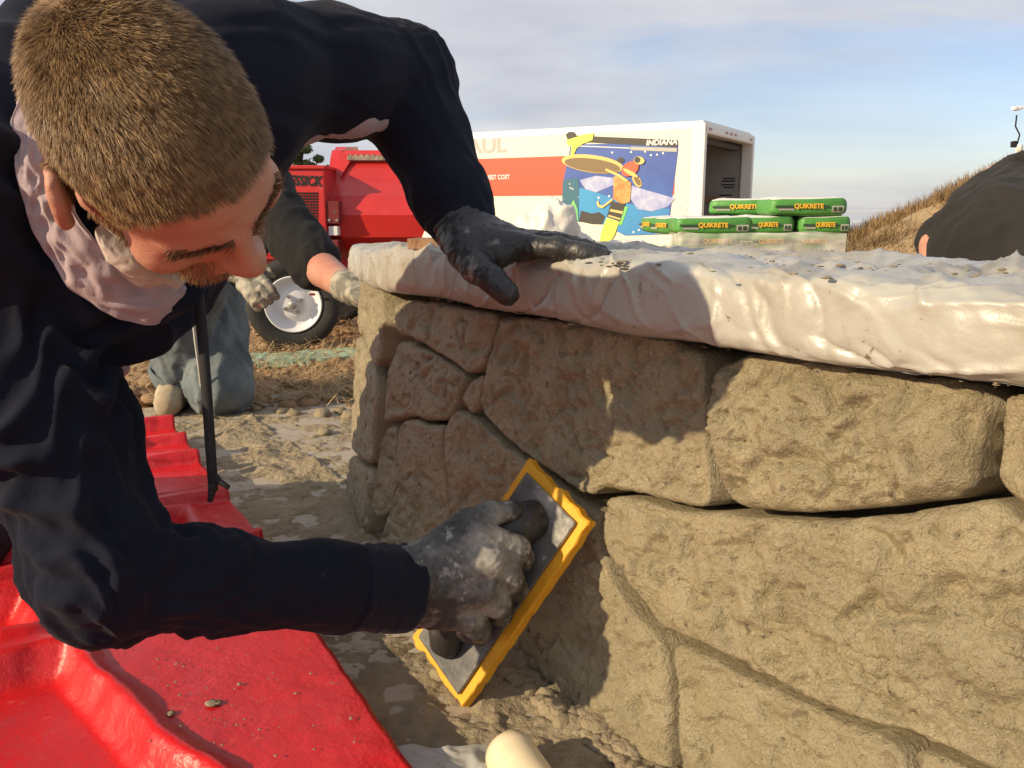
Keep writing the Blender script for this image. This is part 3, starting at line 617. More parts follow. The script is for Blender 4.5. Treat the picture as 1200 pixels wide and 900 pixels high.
# roof with rounded edges
rp = [(0.0, TH-.10), (.012, TH-.045), (.05, TH-.01), (.12, TH), (TW-.12, TH), (TW-.05, TH-.01), (TW-.012, TH-.045), (TW, TH-.10), (TW-.04, TH-.10), (TW-.1, TH-.05), (.1, TH-.05), (.04, TH-.10)]
rf = MB(); ss = [0.0, .4, Lx-.5, Lx-.2, Lx-.05, Lx]; dz_ = [0, 0, 0, -.02, -.07, -.16]
V = [TX(s, w, z+d) for s, d in zip(ss, dz_) for w, z in rp]; n_ = len(rp)
rf.add(V, [(i*n_+j, (i+1)*n_+j, (i+1)*n_+(j+1) % n_, i*n_+(j+1) % n_) for i in range(len(ss)-1) for j in range(n_)]+[tuple(range(n_)), tuple(range((len(ss)-1)*n_, len(ss)*n_))[::-1]]).obj('roof', M_twf, truck)
for w0, w1 in ((-.012, .085), (TW-.085, TW+.012)): tbox(-.05, .12, w0, w1, -.05, TH-.06, 'rear_post', M_twf, .012)
tbox(-.05, .11, -.01, TW+.01, TH-.17, TH-.03, 'rear_header', M_twf, .03)
tbox(.13, .30, .09, TW-.09, TH-.26, TH-.175, 'rolled_door', M_indk, .03)
tbox(-.12, .08, 0, TW, -.16, -.02, 'rear_bumper', M_alu, .01)
for k in range(3): tbox(-.056, -.05, .9+k*.22, 1.0+k*.22, TH-.115, TH-.085, 'marker_lamp', M_redl)
tbox(-.056, -.05, .15, .27, TH-.12, TH-.09, 'marker_lamp', M_redl); tbox(-.056, -.05, TW-.27, TW-.15, TH-.12, TH-.09, 'marker_lamp', M_redl)
tbox(.3, Lx-.1, TW-th-.022, TW-th-.002, .82, .92, 'rub_rail', M_rail); tbox(.3, Lx-.1, TW-th-.022, TW-th-.002, .30, .40, 'rub_rail', M_rail)
hp = [TX(-.06, .05, .35), TX(-.12, .05, .38), TX(-.12, .05, .58), TX(-.06, .05, .61)]; MB().tube(hp, .012, 6).obj('grab_handle', M_alu, truck)
SN = -tr_                                                             # outward normal of the visible side
def side(pts, lay=1): return [on_plane(x, y, T0+SN*.003*lay, SN) for x, y in pts]
def print_(nm, pts, m, lay=1, parent=truck): return MB().ext(side(pts, lay), -SN*.0025).obj(nm, m, parent)
zr0 = side([(800, 228)])[0][2]-TB; zr1 = side([(803, 178)])[0][2]-TB
tbox(.34, Lx-.02, -.0035, -.0005, zr0, zr1, 'orange_band', M_tr)
for s in (.12, .16): 
    rv = MB()
    for k in range(14): rv.lathe([(0, .012), (.008, .008), (.008, .0003)], TX(s, -.002, .15+k*.115), SN, 6)
    rv.obj('rivets', M_alu, truck, kind='stuff')
ux_ = -ta
def stext(body, x0, x1, y, size, m, lay, nm='lettering', **k):
    a, b = side([(x0, y), (x1, y)], lay); text(nm, body, m, truck, a, ux_, (0, 0, 1), size, width=float(np.dot(b-a, ux_)), **k)
stext('U-HAUL', 508, 593, 181, .28, M_tg, 1, bold=.008); stext('LOWEST COST', 561, 597, 210.5, .09, M_twp, 3, bold=.002)
# picture panel: a plain glowing beetle over a night-blue field
P_blue = mat('print_blue', (.035, .085, .36), .45, var=(1.6, (.05, .15, .48), .4, .7)); P_lb = mat('print_light_blue', (.03, .30, .60), .45, var=(2, (.04, .20, .50), .4, .7)); P_teal = mat('print_teal', (.02, .13, .20), .45)
P_grn = mat('print_green', (.25, .62, .10), .45, var=(5, (.10, .55, .25), .4, .6)); P_yel = mat('print_yellow', (.72, .78, .10), .45); P_org = mat('print_orange', (.62, .20, .05), .45, var=(6, (.70, .42, .12), .4, .6)); P_brn = mat('print_brown', (.19, .125, .05), .45)
P_gold = mat('print_gold', (.74, .52, .16), .45); P_dk = mat('print_dark', (.04, .035, .03), .5); P_lav = mat('print_lavender', (.46, .50, .70), .45, var=(8, (.30, .34, .62), .4, .6)); P_rd = mat('print_red', (.62, .10, .04), .45)
z7 = lambda pts: [(640+a/5.62, 140+b/5.62) for a, b in pts]
print_('picture_panel', z7([(158, 165), (870, 150), (868, 210), (800, 755), (520, 765), (380, 690), (100, 662), (112, 400), (150, 235)]), P_blue, 2)
print_('picture_shape', z7([(112, 420), (300, 470), (560, 560), (815, 590), (800, 750), (525, 762), (380, 688), (102, 660)]), P_lb, 3)
print_('picture_banner', z7([(165, 105), (865, 135), (862, 182), (250, 148)]), P_dk, 4); print_('picture_banner', z7([(560, 178), (862, 188), (860, 214), (556, 202)]), M_tg, 4); print_('picture_line', z7([(220, 172), (556, 186), (555, 192), (220, 178)]), M_twp, 4)
stext('INDIANA', 757, 793.5, 170.5, .10, M_twp, 6, bold=.003, shear=.1)
stext('EXPLORE AND DISCOVER', 744, 792, 176, .036, M_twp, 6) if 0 else None
print_('picture_badge', z7([(128, 100), (150, 80), (185, 82), (196, 108), (180, 128), (140, 130)]), P_dk, 5)
print_('picture_shape', z7([(135, 135), (200, 115), (250, 100), (312, 88), (305, 135), (240, 160), (200, 190), (180, 235), (160, 235), (165, 180), (138, 165)]), P_yel, 6)
print_('picture_shape', z7([(108, 410), (130, 395), (205, 385), (216, 420), (215, 670), (102, 662)]), P_teal, 4); print_('picture_shape', z7([(140, 660), (148, 590), (180, 530), (205, 590), (212, 668)]), P_grn, 5)
print_('picture_shape', z7([(215, 670), (230, 600), (300, 620), (350, 610), (390, 640), (370, 690), (300, 688)]), P_dk, 4)
def ell(cx, cy, a, b, ang, n=28, t0=0, t1=2*math.pi): return [(cx+a*math.cos(t)*math.cos(ang)-b*math.sin(t)*math.sin(ang), cy+a*math.cos(t)*math.sin(ang)+b*math.sin(t)*math.cos(ang)) for t in np.linspace(t0, t1, n, endpoint=False)]
print_('picture_shape', z7([(220, 400), (330, 370), (445, 385), (450, 430), (330, 480), (260, 460)]), P_lav, 4); print_('picture_shape', z7([(550, 430), (640, 460), (850, 520), (800, 575), (700, 605), (600, 590), (555, 520)]), P_lav, 4)
print_('picture_shape', z7(ell(305, 292, 205, 58, .13)), P_gold, 5); print_('picture_shape', z7(ell(305, 302, 185, 44, .13)), P_brn, 6)
print_('picture_shape', z7(ell(598, 405, 45, 24, 1.05)), P_gold, 5); print_('picture_shape', z7(ell(600, 403, 36, 16, 1.05)), P_brn, 6)
print_('picture_shape', z7([(445, 375), (500, 370), (560, 420), (552, 540), (500, 560), (440, 520)]), P_org, 7); print_('picture_shape', z7(ell(552, 325, 62, 44, -.6)), P_rd, 8); print_('picture_shape', z7(ell(555, 352, 55, 14, .5)), P_gold, 9)
print_('picture_shape', z7(ell(612, 270, 36, 26, .2)), P_gold, 9); print_('picture_shape', z7(ell(600, 266, 20, 20, 0)), P_dk, 10); print_('picture_shape', z7(ell(490, 268, 24, 18, 0)), P_dk, 5)
print_('picture_shape', z7([(428, 540), (520, 555), (485, 672), (400, 640)]), P_dk, 7); print_('picture_line', z7([(424, 590), (508, 606), (502, 622), (418, 604)]), P_gold, 8); print_('picture_line', z7([(412, 628), (492, 652), (488, 662), (408, 638)]), P_gold, 8)
print_('picture_shape', z7([(398, 645), (482, 672), (450, 760), (410, 825), (348, 825), (365, 740)]), P_yel, 6); print_('picture_shape', z7([(500, 570), (540, 575), (500, 690), (478, 700), (490, 640)]), P_grn, 5)
print_('picture_line', z7([(435, 520), (440, 532), (370, 585), (340, 575), (330, 545), (345, 535), (350, 560), (372, 568)]), P_gold, 8); print_('picture_line', z7([(395, 322), (480, 360), (540, 400), (530, 412), (470, 375), (388, 335)]), P_gold, 9)
dt = MB()
for (a, b) in [(435, 218), (652, 212), (160, 450), (175, 458), (210, 508), (115, 525), (628, 508), (610, 728), (575, 742), (345, 515), (415, 505), (155, 425), (690, 235), (730, 232), (770, 222), (560, 215)]: dt.ext(side(z7(ell(a, b, 7, 7, 0, 8)), 4), -SN*.0025)
dt.obj('picture_dots', M_twp, truck, kind='stuff')
for k, (x0, x1, y) in enumerate([(634, 646, 234), (637, 650, 238), (635, 645, 242), (680, 694, 276), (678, 692, 279)]): print_('fine_print_line', [(x0, y), (x1, y+.3), (x1, y+1.1), (x0, y+.8)], M_tg, 1)
# inside wall print
IN = lambda pts: [on_plane(x, y, TX(0, TW-th-.004, 0), tr_) for x, y in pts]
def inprint(nm, pts, m): MB().ext(IN(pts), tr_*.003).obj(nm, m, truck)
inprint('inside_sticker', [(843, 232), (860, 231.5), (860, 242), (843, 243)], M_redl)
for x0, x1, y in [(848, 861, 208.5), (846, 862, 211.5), (845, 861, 216), (848, 860, 219), (843, 858, 228)]: inprint('inside_print_line', [(x0, y), (x1, y-.2), (x1, y+1.3), (x0, y+1.5)], M_black)
# wheels and cab (mostly hidden by the wall and the workers)
for s, w in ((1.3, .12), (1.3, TW-.12), (Lx+.9, .15), (Lx+.9, TW-.15)):
    wheel_obj(np.array([*TX(s, w, 0)[:2], tgz+.40]), SN if w < 1 else -SN, .40, .26, truck, nuts=False)
tbox(.1, Lx+1.2, .5, TW-.5, -.22, -.003, 'chassis_frame', M_indk)
cabp = [(Lx+.05, -.30), (Lx+.05, 1.05), (Lx+.85, 1.10), (Lx+1.35, .55), (Lx+2.15, .42), (Lx+2.3, .2), (Lx+2.3, -.35), (Lx+.05, -.35)]
MB().ext([TX(s, .22, z) for s, z in cabp], tr_*(TW-.44)).obj('cab', M_twf, truck)
M_glass = mat('dark_window_glass', (.03, .035, .04), .08)
MB().ext([TX(s, .217, z) for s, z in [(Lx+.2, .6), (Lx+.2, .98), (Lx+.8, 1.0), (Lx+1.2, .58)]], tr_*.002).obj('cab_window', M_glass, truck)

# ---------------------------------------------------------------- cement bags on a pallet
M_bgreen = mat('green_bag_paper', (.085, .30, .055), .45, var=(6, (.06, .22, .04), .4, .7), bump=[(14, .3, 'n', .02)]); M_bwhite = mat('white_bag_paper', (.74, .72, .66), .5, bump=[(14, .2)]); M_byel = mat('yellow_bag_print', (.78, .45, .03), .5); M_bgrey = mat('grey_bag_print', (.42, .42, .36), .5); M_bdark = mat('dark_bag_print', (.03, .07, .03), .5)
DB = 5.4
def bag_proto(loc, L=.50, Wd=.36, H=.112):
    e = empty('cement_bag', loc, 'x', 'cement bag', 'green cement bags stacked on a pallet')
    def sup(a, b, c, mz0, mz1, nm, m):
        V = []; nu_, nv_ = 40, 22
        for i in range(nu_):
            t = 2*math.pi*i/nu_; ct_, st_ = math.cos(t), math.sin(t); ex = .16
            for j in range(nv_):
                f = mz0+(mz1-mz0)*j/(nv_-1); cf, sf = math.cos(f), math.sin(f)
                x = a*math.copysign(abs(ct_)**ex, ct_)*abs(cf)**.17; y = b*math.copysign(abs(st_)**ex, st_)*abs(cf)**.17; z = c*math.copysign(abs(sf)**.5, sf)
                V.append([x, y, z])
        V = np.array(V); V[:, 2] += H/2; V[:, 2] += .012*noise(V*9, 3)+.004*noise(V*26, 4); V[:, :2] *= (1+.03*noise(V*7, 5))[:, None]; V[:, 1] *= 1-.10*np.abs(V[:, 0]/a)**6
        F = [(i*nv_+j, ((i+1) % nu_)*nv_+j, ((i+1) % nu_)*nv_+j+1, i*nv_+j+1) for i in range(nu_) for j in range(nv_-1)]
        o = mk(nm, V+np.array(loc), F, m, e, smooth=True); return o
    hp_ = math.pi/2
    sup(L/2, Wd/2, H/2, -hp_, .80, 'bag_body', M_bgreen); sup(L/2*.998, Wd/2*.998, H/2*.998, .79, hp_, 'bag_top', M_bwhite)
    y = -Wd/2-.003; l = np.array(loc)
    def fl(nm, x0, x1, z0, z1, m, k=0):
        # flat print wrapped on the front of the bag, following its bulge
        xs_ = np.linspace(x0, x1, 8); zs_ = np.linspace(z0, z1, 5); V = []
        for a in xs_:
            for b in zs_:
                q = abs(2*b/H-1); dy = Wd/2*(1-(1-min(q, .98)**2.6)**.25)*.55; V.append(l+[a, y+dy-.004-.0015*k, b])
        mk(nm, V, [(i*5+j, i*5+5+j, i*5+6+j, i*5+1+j) for i in range(7) for j in range(4)], m, e, smooth=True)
    fl('dark_band', -.22, .12, .047, .062, M_bdark, 0); fl('grey_panel', .135, .21, .020, .060, M_bgrey, 0); fl('grey_panel', -.20, -.10, .030, .043, M_bgrey, 0); fl('dark_panel', .145, .165, .028, .052, M_bdark, 2); fl('dark_panel', .175, .20, .028, .052, M_bdark, 2)
    text('lettering', 'QUIKRETE', M_byel, e, l+[-.105, y-.010, .045], (1, 0, 0), (0, .12, 1), .040, ext=.001, bold=.0014, width=.185)
    return e
def dup(root, loc, rz=0, label=None):
    r = root.copy(); COL.objects.link(r); r.location = loc; r.rotation_euler = (0, 0, rz); WL[r.name] = np.array(loc, float)
    for ch in list(root.children):
        c = ch.copy(); COL.objects.link(c); c.parent = r
        for g in ch.children: d = g.copy(); COL.objects.link(d); d.parent = c
    if label: r['label'] = label
    return r
yb = at(900, 262, DB)[1]-.0
def bz(y): return at(900, y, DB)[2]
bx = lambda x: at(x, 262, DB)[0]
z1, z2, z3 = bz(252.5), bz(274), bz(293.5)
bagp = bag_proto((bx(945), yb+.14, z1)); bagp.rotation_euler = (0, 0, .02); bagp['label'] = 'top green cement bag lying alone on the pallet stack'
for x, dy, z, rz, lab in [(838, .16, z2-.004, -.03, 'green cement bag with a white top at the left of the upper row'), (903, .17, z2, -.06, 'green cement bag in the middle of the upper row'), (967, .15, z2, -.02, 'green cement bag at the right end of the upper row'),
        (822, .42, z2-.012, -1.35, 'end-on green cement bag left of the white topped bag'), (815, .80, z2-.012, -1.45, 'farthest green cement bag at the left edge of the stack'), (905, .62, z1-.002, -.3, 'green cement bag half hidden behind the top bag'),
        (843, .16, z3, -.01, 'left cement bag behind the clear wrap in the lower row'), (905, .165, z3, .02, 'middle cement bag behind the clear wrap in the lower row'), (957, .162, z3, -.02, 'right cement bag behind the clear wrap in the lower row')]:
    b_ = dup(bagp, (bx(x), yb+dy, z), rz, lab)
    if x in (903, 967): b_.scale = (.66, 1, 1)
    if x in (905, 957) and z == z3: b_.scale = (.85, 1, 1)
M_wrap = bpy.data.materials.new('clear_wrap'); M_wrap.use_nodes = True; nt = M_wrap.node_tree; b_ = nt.nodes['Principled BSDF']; b_.inputs['Base Color'].default_value = (.75, .72, .66, 1); b_.inputs['Roughness'].default_value = .25
tp = nt.nodes.new('ShaderNodeBsdfTransparent'); mxs = nt.nodes.new('ShaderNodeMixShader'); nzw = nt.nodes.new('ShaderNodeTexNoise'); nzw.inputs['Scale'].default_value = 4; mrw = nt.nodes.new('ShaderNodeMapRange'); mrw.inputs[1].default_value = .35; mrw.inputs[2].default_value = .7; mrw.inputs[3].default_value = .25; mrw.inputs[4].default_value = .75
nt.links.new(nzw.outputs[0], mrw.inputs[0]); nt.links.new(mrw.outputs[0], mxs.inputs[0]); nt.links.new(tp.outputs[0], mxs.inputs[1]); nt.links.new(b_.outputs[0], mxs.inputs[2]); nt.links.new(mxs.outputs[0], nt.nodes['Material Output'].inputs[0])
wx0, wx1 = bx(795), bx(990); zz = np.linspace(z3-.24, z2+.012, 14); tt = np.linspace(0, 1, 70); V = []
for t in tt:
    for z in zz:
        x = wx0+(wx1-wx0)*min(max((t-.14)/.86, 0), 1); y = yb-.06+(.9*(1-t/.14) if t < .14 else 0); V.append([x, y, z])
V = np.array(V); V[:, 1] += .018*ridged(V*np.array([5, 1, 9]), 6, 2); V[:, 2] += .02*noise(V*4, 9)*sst(z2-.05, z2+.01, V[:, 2])
wr = mk('pallet_wrap', V, gridfaces(70, 14), M_wrap, smooth=True); tag(wr, 'clear stretch wrap round the lower cement bags of the pallet', 'stretch wrap')

plt = empty('pallet', (bx(880), yb+.5, 0), 'wooden pallet under the stack of green cement bags', 'pallet')
for k in range(3): MB().box([wx0, yb-.02+k*.42, .0], [wx1, yb+.08+k*.42, .09], .003).obj('stringer', M_wood, plt)
for k in range(6): MB().box([wx0+k*(wx1-wx0-.1)/5, yb-.03, .092], [wx0+.1+k*(wx1-wx0-.1)/5, yb+.95, .112], .003).obj('deck_board', M_wood, plt)
bl = MB(); bl.box([wx0+.05, yb+.02, .114], [wx1-.05, yb+.9, z3-.004], .02); bl.obj('lower_bags', M_bgreen, plt)
# ---------------------------------------------------------------- crumpled white plastic heap behind the wall
M_heap = mat('bright_plastic', (.74, .71, .64), .35, var=(3, (.66, .62, .55), .4, .7), bump=[(14, .25, 'n', .02)], rvar=(8, .25, .5))
def heap(cx, y_top, y_bot, wpx, d, name, lab, seed):
    bm = bmesh.new(); bmesh.ops.create_icosphere(bm, subdivisions=6, radius=1); V = np.array([v.co[:] for v in bm.verts]); F = np.array([[v.index for v in f.verts] for f in bm.faces]); bm.free()
    top = at(cx, y_top, d); a = wpx/1000*d/2; n = V.copy(); r = 1+.30*fbm(n*1.2+seed, seed, 2)+.075*(ridged(n*2.2+seed+.3*noise(n*4)[:, None], seed+5, 3)-.8)
    V = V*r[:, None]; V = V/np.abs(V[:, 2]).max(); V[:, 0] /= np.abs(V[:, 0]).max(); hh = top[2]; V = V*np.array([a, a*.9, hh*.5])+np.array([top[0], top[1]+a*.4, hh*.5]); V[:, 2] = np.maximum(V[:, 2], .003)
    tag(mk(name, V, F, M_heap, smooth=True), lab, 'plastic sheeting')
heap(632, 229, 290, 135, 3.3, 'plastic_bundle', 'crumpled white plastic sheeting heaped up right beyond the black glove', 4)
heap(672, 254, 290, 80, 3.5, 'plastic_bundle', 'low lump of white plastic right of the tall plastic heap', 9)
heap(512, 258, 290, 80, 3.4, 'plastic_bundle', 'pale plastic bundle between the mixer drum and the cuff', 14)
heap(735, 276, 292, 110, 4.6, 'plastic_bundle', 'flat fold of white plastic left of the cement bags', 19)
# ---------------------------------------------------------------- hill, grass, tree, pole
M_hill = mat('hill_dirt', (.32, .225, .125), .95, var=(1.5, (.38, .28, .16), .4, .65), bump=[(6, .8, 'n', .05)])
xs_ = np.linspace(3.4, 22, 150); ys_ = np.linspace(9.5, 30, 120); GX, GY = np.meshgrid(xs_, ys_, indexing='ij'); P = np.c_[GX.ravel(), GY.ravel(), 0*GX.ravel()]
def hillz(P):
    x = P[:, 0]; y = P[:, 1]; crest = np.interp(x-.42*(y-12), [2.9, 3.6, 4.2, 4.8, 5.5, 6.15, 7, 8, 11, 30], [-.9, -.45, .02, .20, .50, .80, 1.2, 1.7, 2.1, 2.3])
    return -.85+(crest+.85)*sst(9.6, 12.0, y)*(1-.5*sst(15, 28, y)) + .08*fbm(P*np.array([1.6, 1.6, 1]), 5, 4)*sst(4, 5, x)
P[:, 2] = np.where(hillz(P) < -.6, np.minimum(hillz(P), gz(P[:, 0], P[:, 1])-.03), hillz(P)); hl = mk('hill', P, gridfaces(150, 120), M_hill, kind='structure', smooth=True)
M_grass = mat('dry_grass', (.29, .185, .085), .85, var=(1.2, (.19, .125, .058), .4, .6), layers=[(3, (.44, .34, .19), .58, .7)])
def gpos(n, r):
    m = n//26; c = np.c_[r.uniform(3.9, 9.5, m*3), r.uniform(9.8, 14.5, m*3), np.zeros(m*3)]; c = c[noise(c*np.array([1.5, 1.5, 1]), 8) > -.2][:m]
    p = c[r.integers(0, len(c), n)]; p[:, :2] += r.normal(0, .085, (n, 2)); p[:, 2] = hillz(p)-.01; return p
blades(20000, gpos, .22, .0045, 1.5, M_grass, 'hill_grass', 'tufts of dry brown grass covering the dirt bank', 'grass', 5)
M_leaf = mat('pine_leaf', (.055, .085, .022), .8, var=(1.2, (.10, .12, .035), .4, .65)); M_bark = mat('bark', (.09, .06, .04), .9)
def tree(cx, ytop, wpx, D, lab, seed):
    top = at(cx, ytop, D); zb_ = float(gz(np.array([top[0]]), np.array([top[1]]))[0]); base = np.array([top[0], top[1], zb_-.05]); H = top[2]-zb_; w = wpx/1000*D/2; r = np.random.default_rng(seed); e = empty('tree', base, lab, 'tree', 'trees beyond the mixer')
    tk = MB().tube([base, base+[.03*H, 0, H*.4], base+[.0, 0, H*.92]], [H*.03, H*.022, H*.006], 8); cl = []
    for k in range(34):
        h = r.uniform(.5, .98); rad = w*(1.05-.55*abs(h-.72)/.35)*r.uniform(.2, 1); a = r.uniform(0, 2*math.pi); c = base+np.array([math.cos(a)*rad, math.sin(a)*rad, H*h]); cl.append((c, w*r.uniform(.16, .34)))
        tk.tube([base+[0, 0, H*max(h-.15, .2)], (base+[0, 0, H*h]+c)/2, c], [H*.008, H*.005, H*.002], 5)
    tk.obj('trunk', M_bark, e); n = 16000; ci = r.integers(0, len(cl), n); cc = np.array([cl[i][0] for i in ci]); rr = np.array([cl[i][1] for i in ci]); dd = r.normal(size=(n, 3)); dd /= np.linalg.norm(dd, axis=1)[:, None]
    p0 = cc+dd*(rr*r.uniform(.3, 1.0, n)**.6)[:, None]*np.array([1, 1, .75]); s = w*.05*r.uniform(.6, 1.4, n); t1 = r.normal(size=(n, 3)); t1 /= np.linalg.norm(t1, axis=1)[:, None]; t2 = np.cross(t1, dd); t2 /= np.linalg.norm(t2, axis=1)[:, None]+1e-9
    V = np.stack([p0-t1*s[:, None], p0+t2*s[:, None]*.5, p0+t1*s[:, None], p0-t2*s[:, None]*.5], 1).reshape(-1, 3); mk('crown', V, np.arange(4*n).reshape(n, 4), M_leaf, e)
tree(352, 167, 60, 40, 'bushy green tree rising above the red mixer housing', 3); tree(383, 191, 24, 46, 'smaller green tree just right of the bushy tree', 5); tree(325, 196, 40, 50, 'green tree partly behind the worker and the mixer', 8)
M_pole = mat('galvanised_pole', (.6, .6, .58), .5); M_ins = mat('pale_fitting', (.8, .8, .78), .4)
pp = at(1192, 200, 14); pr = empty('mast', (pp[0], pp[1], hillz(np.array([[pp[0], pp[1], 0]]))[0]-.05), 'thin mast with a pale fitting and dangling wire behind the man in black', 'mast')
zt_ = at(1192, 128, 14)[2]; zb = at(1191, 172, 14)[2]
MB().tube([[pp[0], pp[1], WL[pr.name][2]], [pp[0], pp[1], zb]], .05, 8).obj('pole', M_pole, pr)
w_ = MB(); w_.tube([at(1191, 172, 14), at(1195, 158, 14), at(1190, 148, 14), at(1191.5, 135, 14)], .012, 6).obj('wire', M_dark, pr)
MB().add(*[clod_mesh(.075, 3)[0]+at(1191, 127, 14), clod_mesh(.1, 3)[1]]).obj('fitting', M_ins, pr); MB().tube([at(1186, 126, 14), at(1204, 126, 14)], .02, 6).obj('arm', M_ins, pr)
MB().tube([at(1188, 166, 14), at(1188, 172, 14)], .05, 8).obj('insulator', M_dark, pr); MB().tube([at(1194, 170, 14), at(1194, 180, 14)], .06, 8).obj('insulator', M_ins, pr)
tag(MB().tube([at(900, 259, 26), at(1010, 259.5, 26), at(1130, 261, 26), at(1250, 262, 26)], .013, 5).obj('power_line', M_ins), 'lower thin wire crossing the sky in front of the hill', 'wire', 'thin wires')
tag(MB().tube([at(900, 248.5, 27), at(1010, 247.5, 27), at(1130, 246, 27), at(1250, 244, 27)], .010, 5).obj('power_line', M_ins), 'upper fainter thin wire crossing the sky beside the hill', 'wire', 'thin wires')
# ---------------------------------------------------------------- implicit-surface modeller for bodies and clothes
class SDF:
    def __init__(s, lo, hi, h):
        s.lo = np.array(lo, float); s.h = h; s.n = np.ceil((np.array(hi)-s.lo)/h).astype(int)+1; s.f = np.full(s.n, .05, np.float32)
    def win(s, lo, hi):
        a = np.clip(np.floor((lo-s.lo)/s.h).astype(int), 0, s.n-1); b = np.clip(np.ceil((hi-s.lo)/s.h).astype(int)+1, 0, s.n)
        if (b-a <= 0).any(): return None, None
        ax = [(s.lo[k]+np.arange(a[k], b[k])*s.h).astype(np.float32) for k in range(3)]
        return tuple(slice(a[k], b[k]) for k in range(3)), (ax[0][:, None, None], ax[1][None, :, None], ax[2][None, None, :])
    def comb(s, sl, d, k, sub=False):
        f = s.f[sl]
        if sub: d = -d; h = np.clip(.5-.5*(f-d)/k, 0, 1); s.f[sl] = f*(1-h)+d*h+k*h*(1-h)
        else: h = np.clip(.5+.5*(f-d)/k, 0, 1); s.f[sl] = f*(1-h)+d*h-k*h*(1-h)
    def cap(s, a, b, r0, r1, k=.02, sub=False):
        a = np.array(a, float); b = np.array(b, float); m = max(r0, r1)+k+.012
        sl, g = s.win(np.minimum(a, b)-m, np.maximum(a, b)+m)
        if sl is None: return s
        ab = b-a; L2 = ab @ ab+1e-12; x, y, z = g[0]-a[0], g[1]-a[1], g[2]-a[2]
        t = np.clip((x*ab[0]+y*ab[1]+z*ab[2])/L2, 0, 1)
        d = np.sqrt((x-t*ab[0])**2+(y-t*ab[1])**2+(z-t*ab[2])**2)-(r0+(r1-r0)*t); s.comb(sl, d, k, sub); return s
    def ell(s, c, ax, r, k=.02, sub=False):
        c = np.array(c, float); ax = np.array(ax, float); r = np.array(r, float); ext = np.sqrt(((ax*r[:, None])**2).sum(0))+k+.012
        sl, g = s.win(c-ext, c+ext)
        if sl is None: return s
        x, y, z = g[0]-c[0], g[1]-c[1], g[2]-c[2]; q = [(x*ax[i][0]+y*ax[i][1]+z*ax[i][2]) for i in range(3)]
        k0 = np.sqrt(sum((q[i]/r[i])**2 for i in range(3)))+1e-9; k1 = np.sqrt(sum((q[i]/r[i]**2)**2 for i in range(3)))+1e-9
        s.comb(sl, k0*(k0-1)/k1, k, sub); return s
    def chain(s, pts, rs, k=.02):
        for i in range(len(pts)-1): s.cap(pts[i], pts[i+1], rs[i], rs[i+1], k)
        return s
    def mesh(s):
        f = s.f; n = np.array(f.shape); ins = f < 0; c = np.zeros(n-1, np.uint8)
        for a in (0, 1):
            for b in (0, 1):
                for d in (0, 1): c += ins[a:n[0]-1+a, b:n[1]-1+b, d:n[2]-1+d]
        I, J, K = np.nonzero((c > 0) & (c < 8)); ids = np.full(n-1, -1, np.int32); ids[I, J, K] = np.arange(len(I))
        cor = {(a, b, d): f[I+a, J+b, K+d].astype(float) for a in (0, 1) for b in (0, 1) for d in (0, 1)}
        acc = np.zeros((len(I), 3)); cnt = np.zeros(len(I))
        for ax in range(3):
            for u in (0, 1):
                for v in (0, 1):
                    p = [0, 0, 0]; o = [k for k in range(3) if k != ax]; p[o[0]] = u; p[o[1]] = v; q = list(p); q[ax] = 1
                    A0, B0 = cor[tuple(p)], cor[tuple(q)]; m = (A0 < 0) != (B0 < 0); t = np.where(m, A0/np.where(m, A0-B0, 1), 0)
                    pos = np.tile(np.array(p, float), (len(I), 1)); pos[:, ax] = t; acc += pos*m[:, None]; cnt += m
        V = s.lo+(np.stack([I, J, K], 1)+acc/cnt[:, None])*s.h; Fs = []
        for ax in range(3):
            o = [k for k in range(3) if k != ax]; a = [slice(None)]*3; b = [slice(None)]*3; a[ax] = slice(0, -1); b[ax] = slice(1, None)
            e = ins[tuple(a)] != ins[tuple(b)]; E = np.stack(np.nonzero(e), 1); E = E[(E[:, o[0]] > 0) & (E[:, o[1]] > 0) & (E[:, o[0]] < n[o[0]]-1) & (E[:, o[1]] < n[o[1]]-1)]
            def g(du, dv): q = E.copy(); q[:, o[0]] -= du; q[:, o[1]] -= dv; return ids[q[:, 0], q[:, 1], q[:, 2]]
            Q = np.stack([g(1, 1), g(0, 1), g(0, 0), g(1, 0)], 1); fl = ins[E[:, 0], E[:, 1], E[:, 2]]
            if ax == 1: fl = ~fl
            Q[~fl] = Q[~fl][:, ::-1]; Fs.append(Q[(Q >= 0).all(1)])
        return V, np.concatenate(Fs)
def vnormals(V, F):
    n = np.cross(V[F[:, 2]]-V[F[:, 0]], V[F[:, 3]]-V[F[:, 1]]); N = np.zeros_like(V)
    for k in range(4): np.add.at(N, F[:, k], n)
    return N/(np.linalg.norm(N, axis=1)[:, None]+1e-12)
def smoothV(V, F, it=2, lam=.5):
    e = np.concatenate([F[:, [0, 1]], F[:, [1, 2]], F[:, [2, 3]], F[:, [3, 0]]]); e = np.concatenate([e, e[:, ::-1]])
    deg = np.bincount(e[:, 0], minlength=len(V)).astype(float)[:, None]+1e-9
    for _ in range(it):
        s = np.stack([np.bincount(e[:, 0], weights=V[e[:, 1], k], minlength=len(V)) for k in range(3)], 1); V = V+lam*(s/deg-V)
    return V
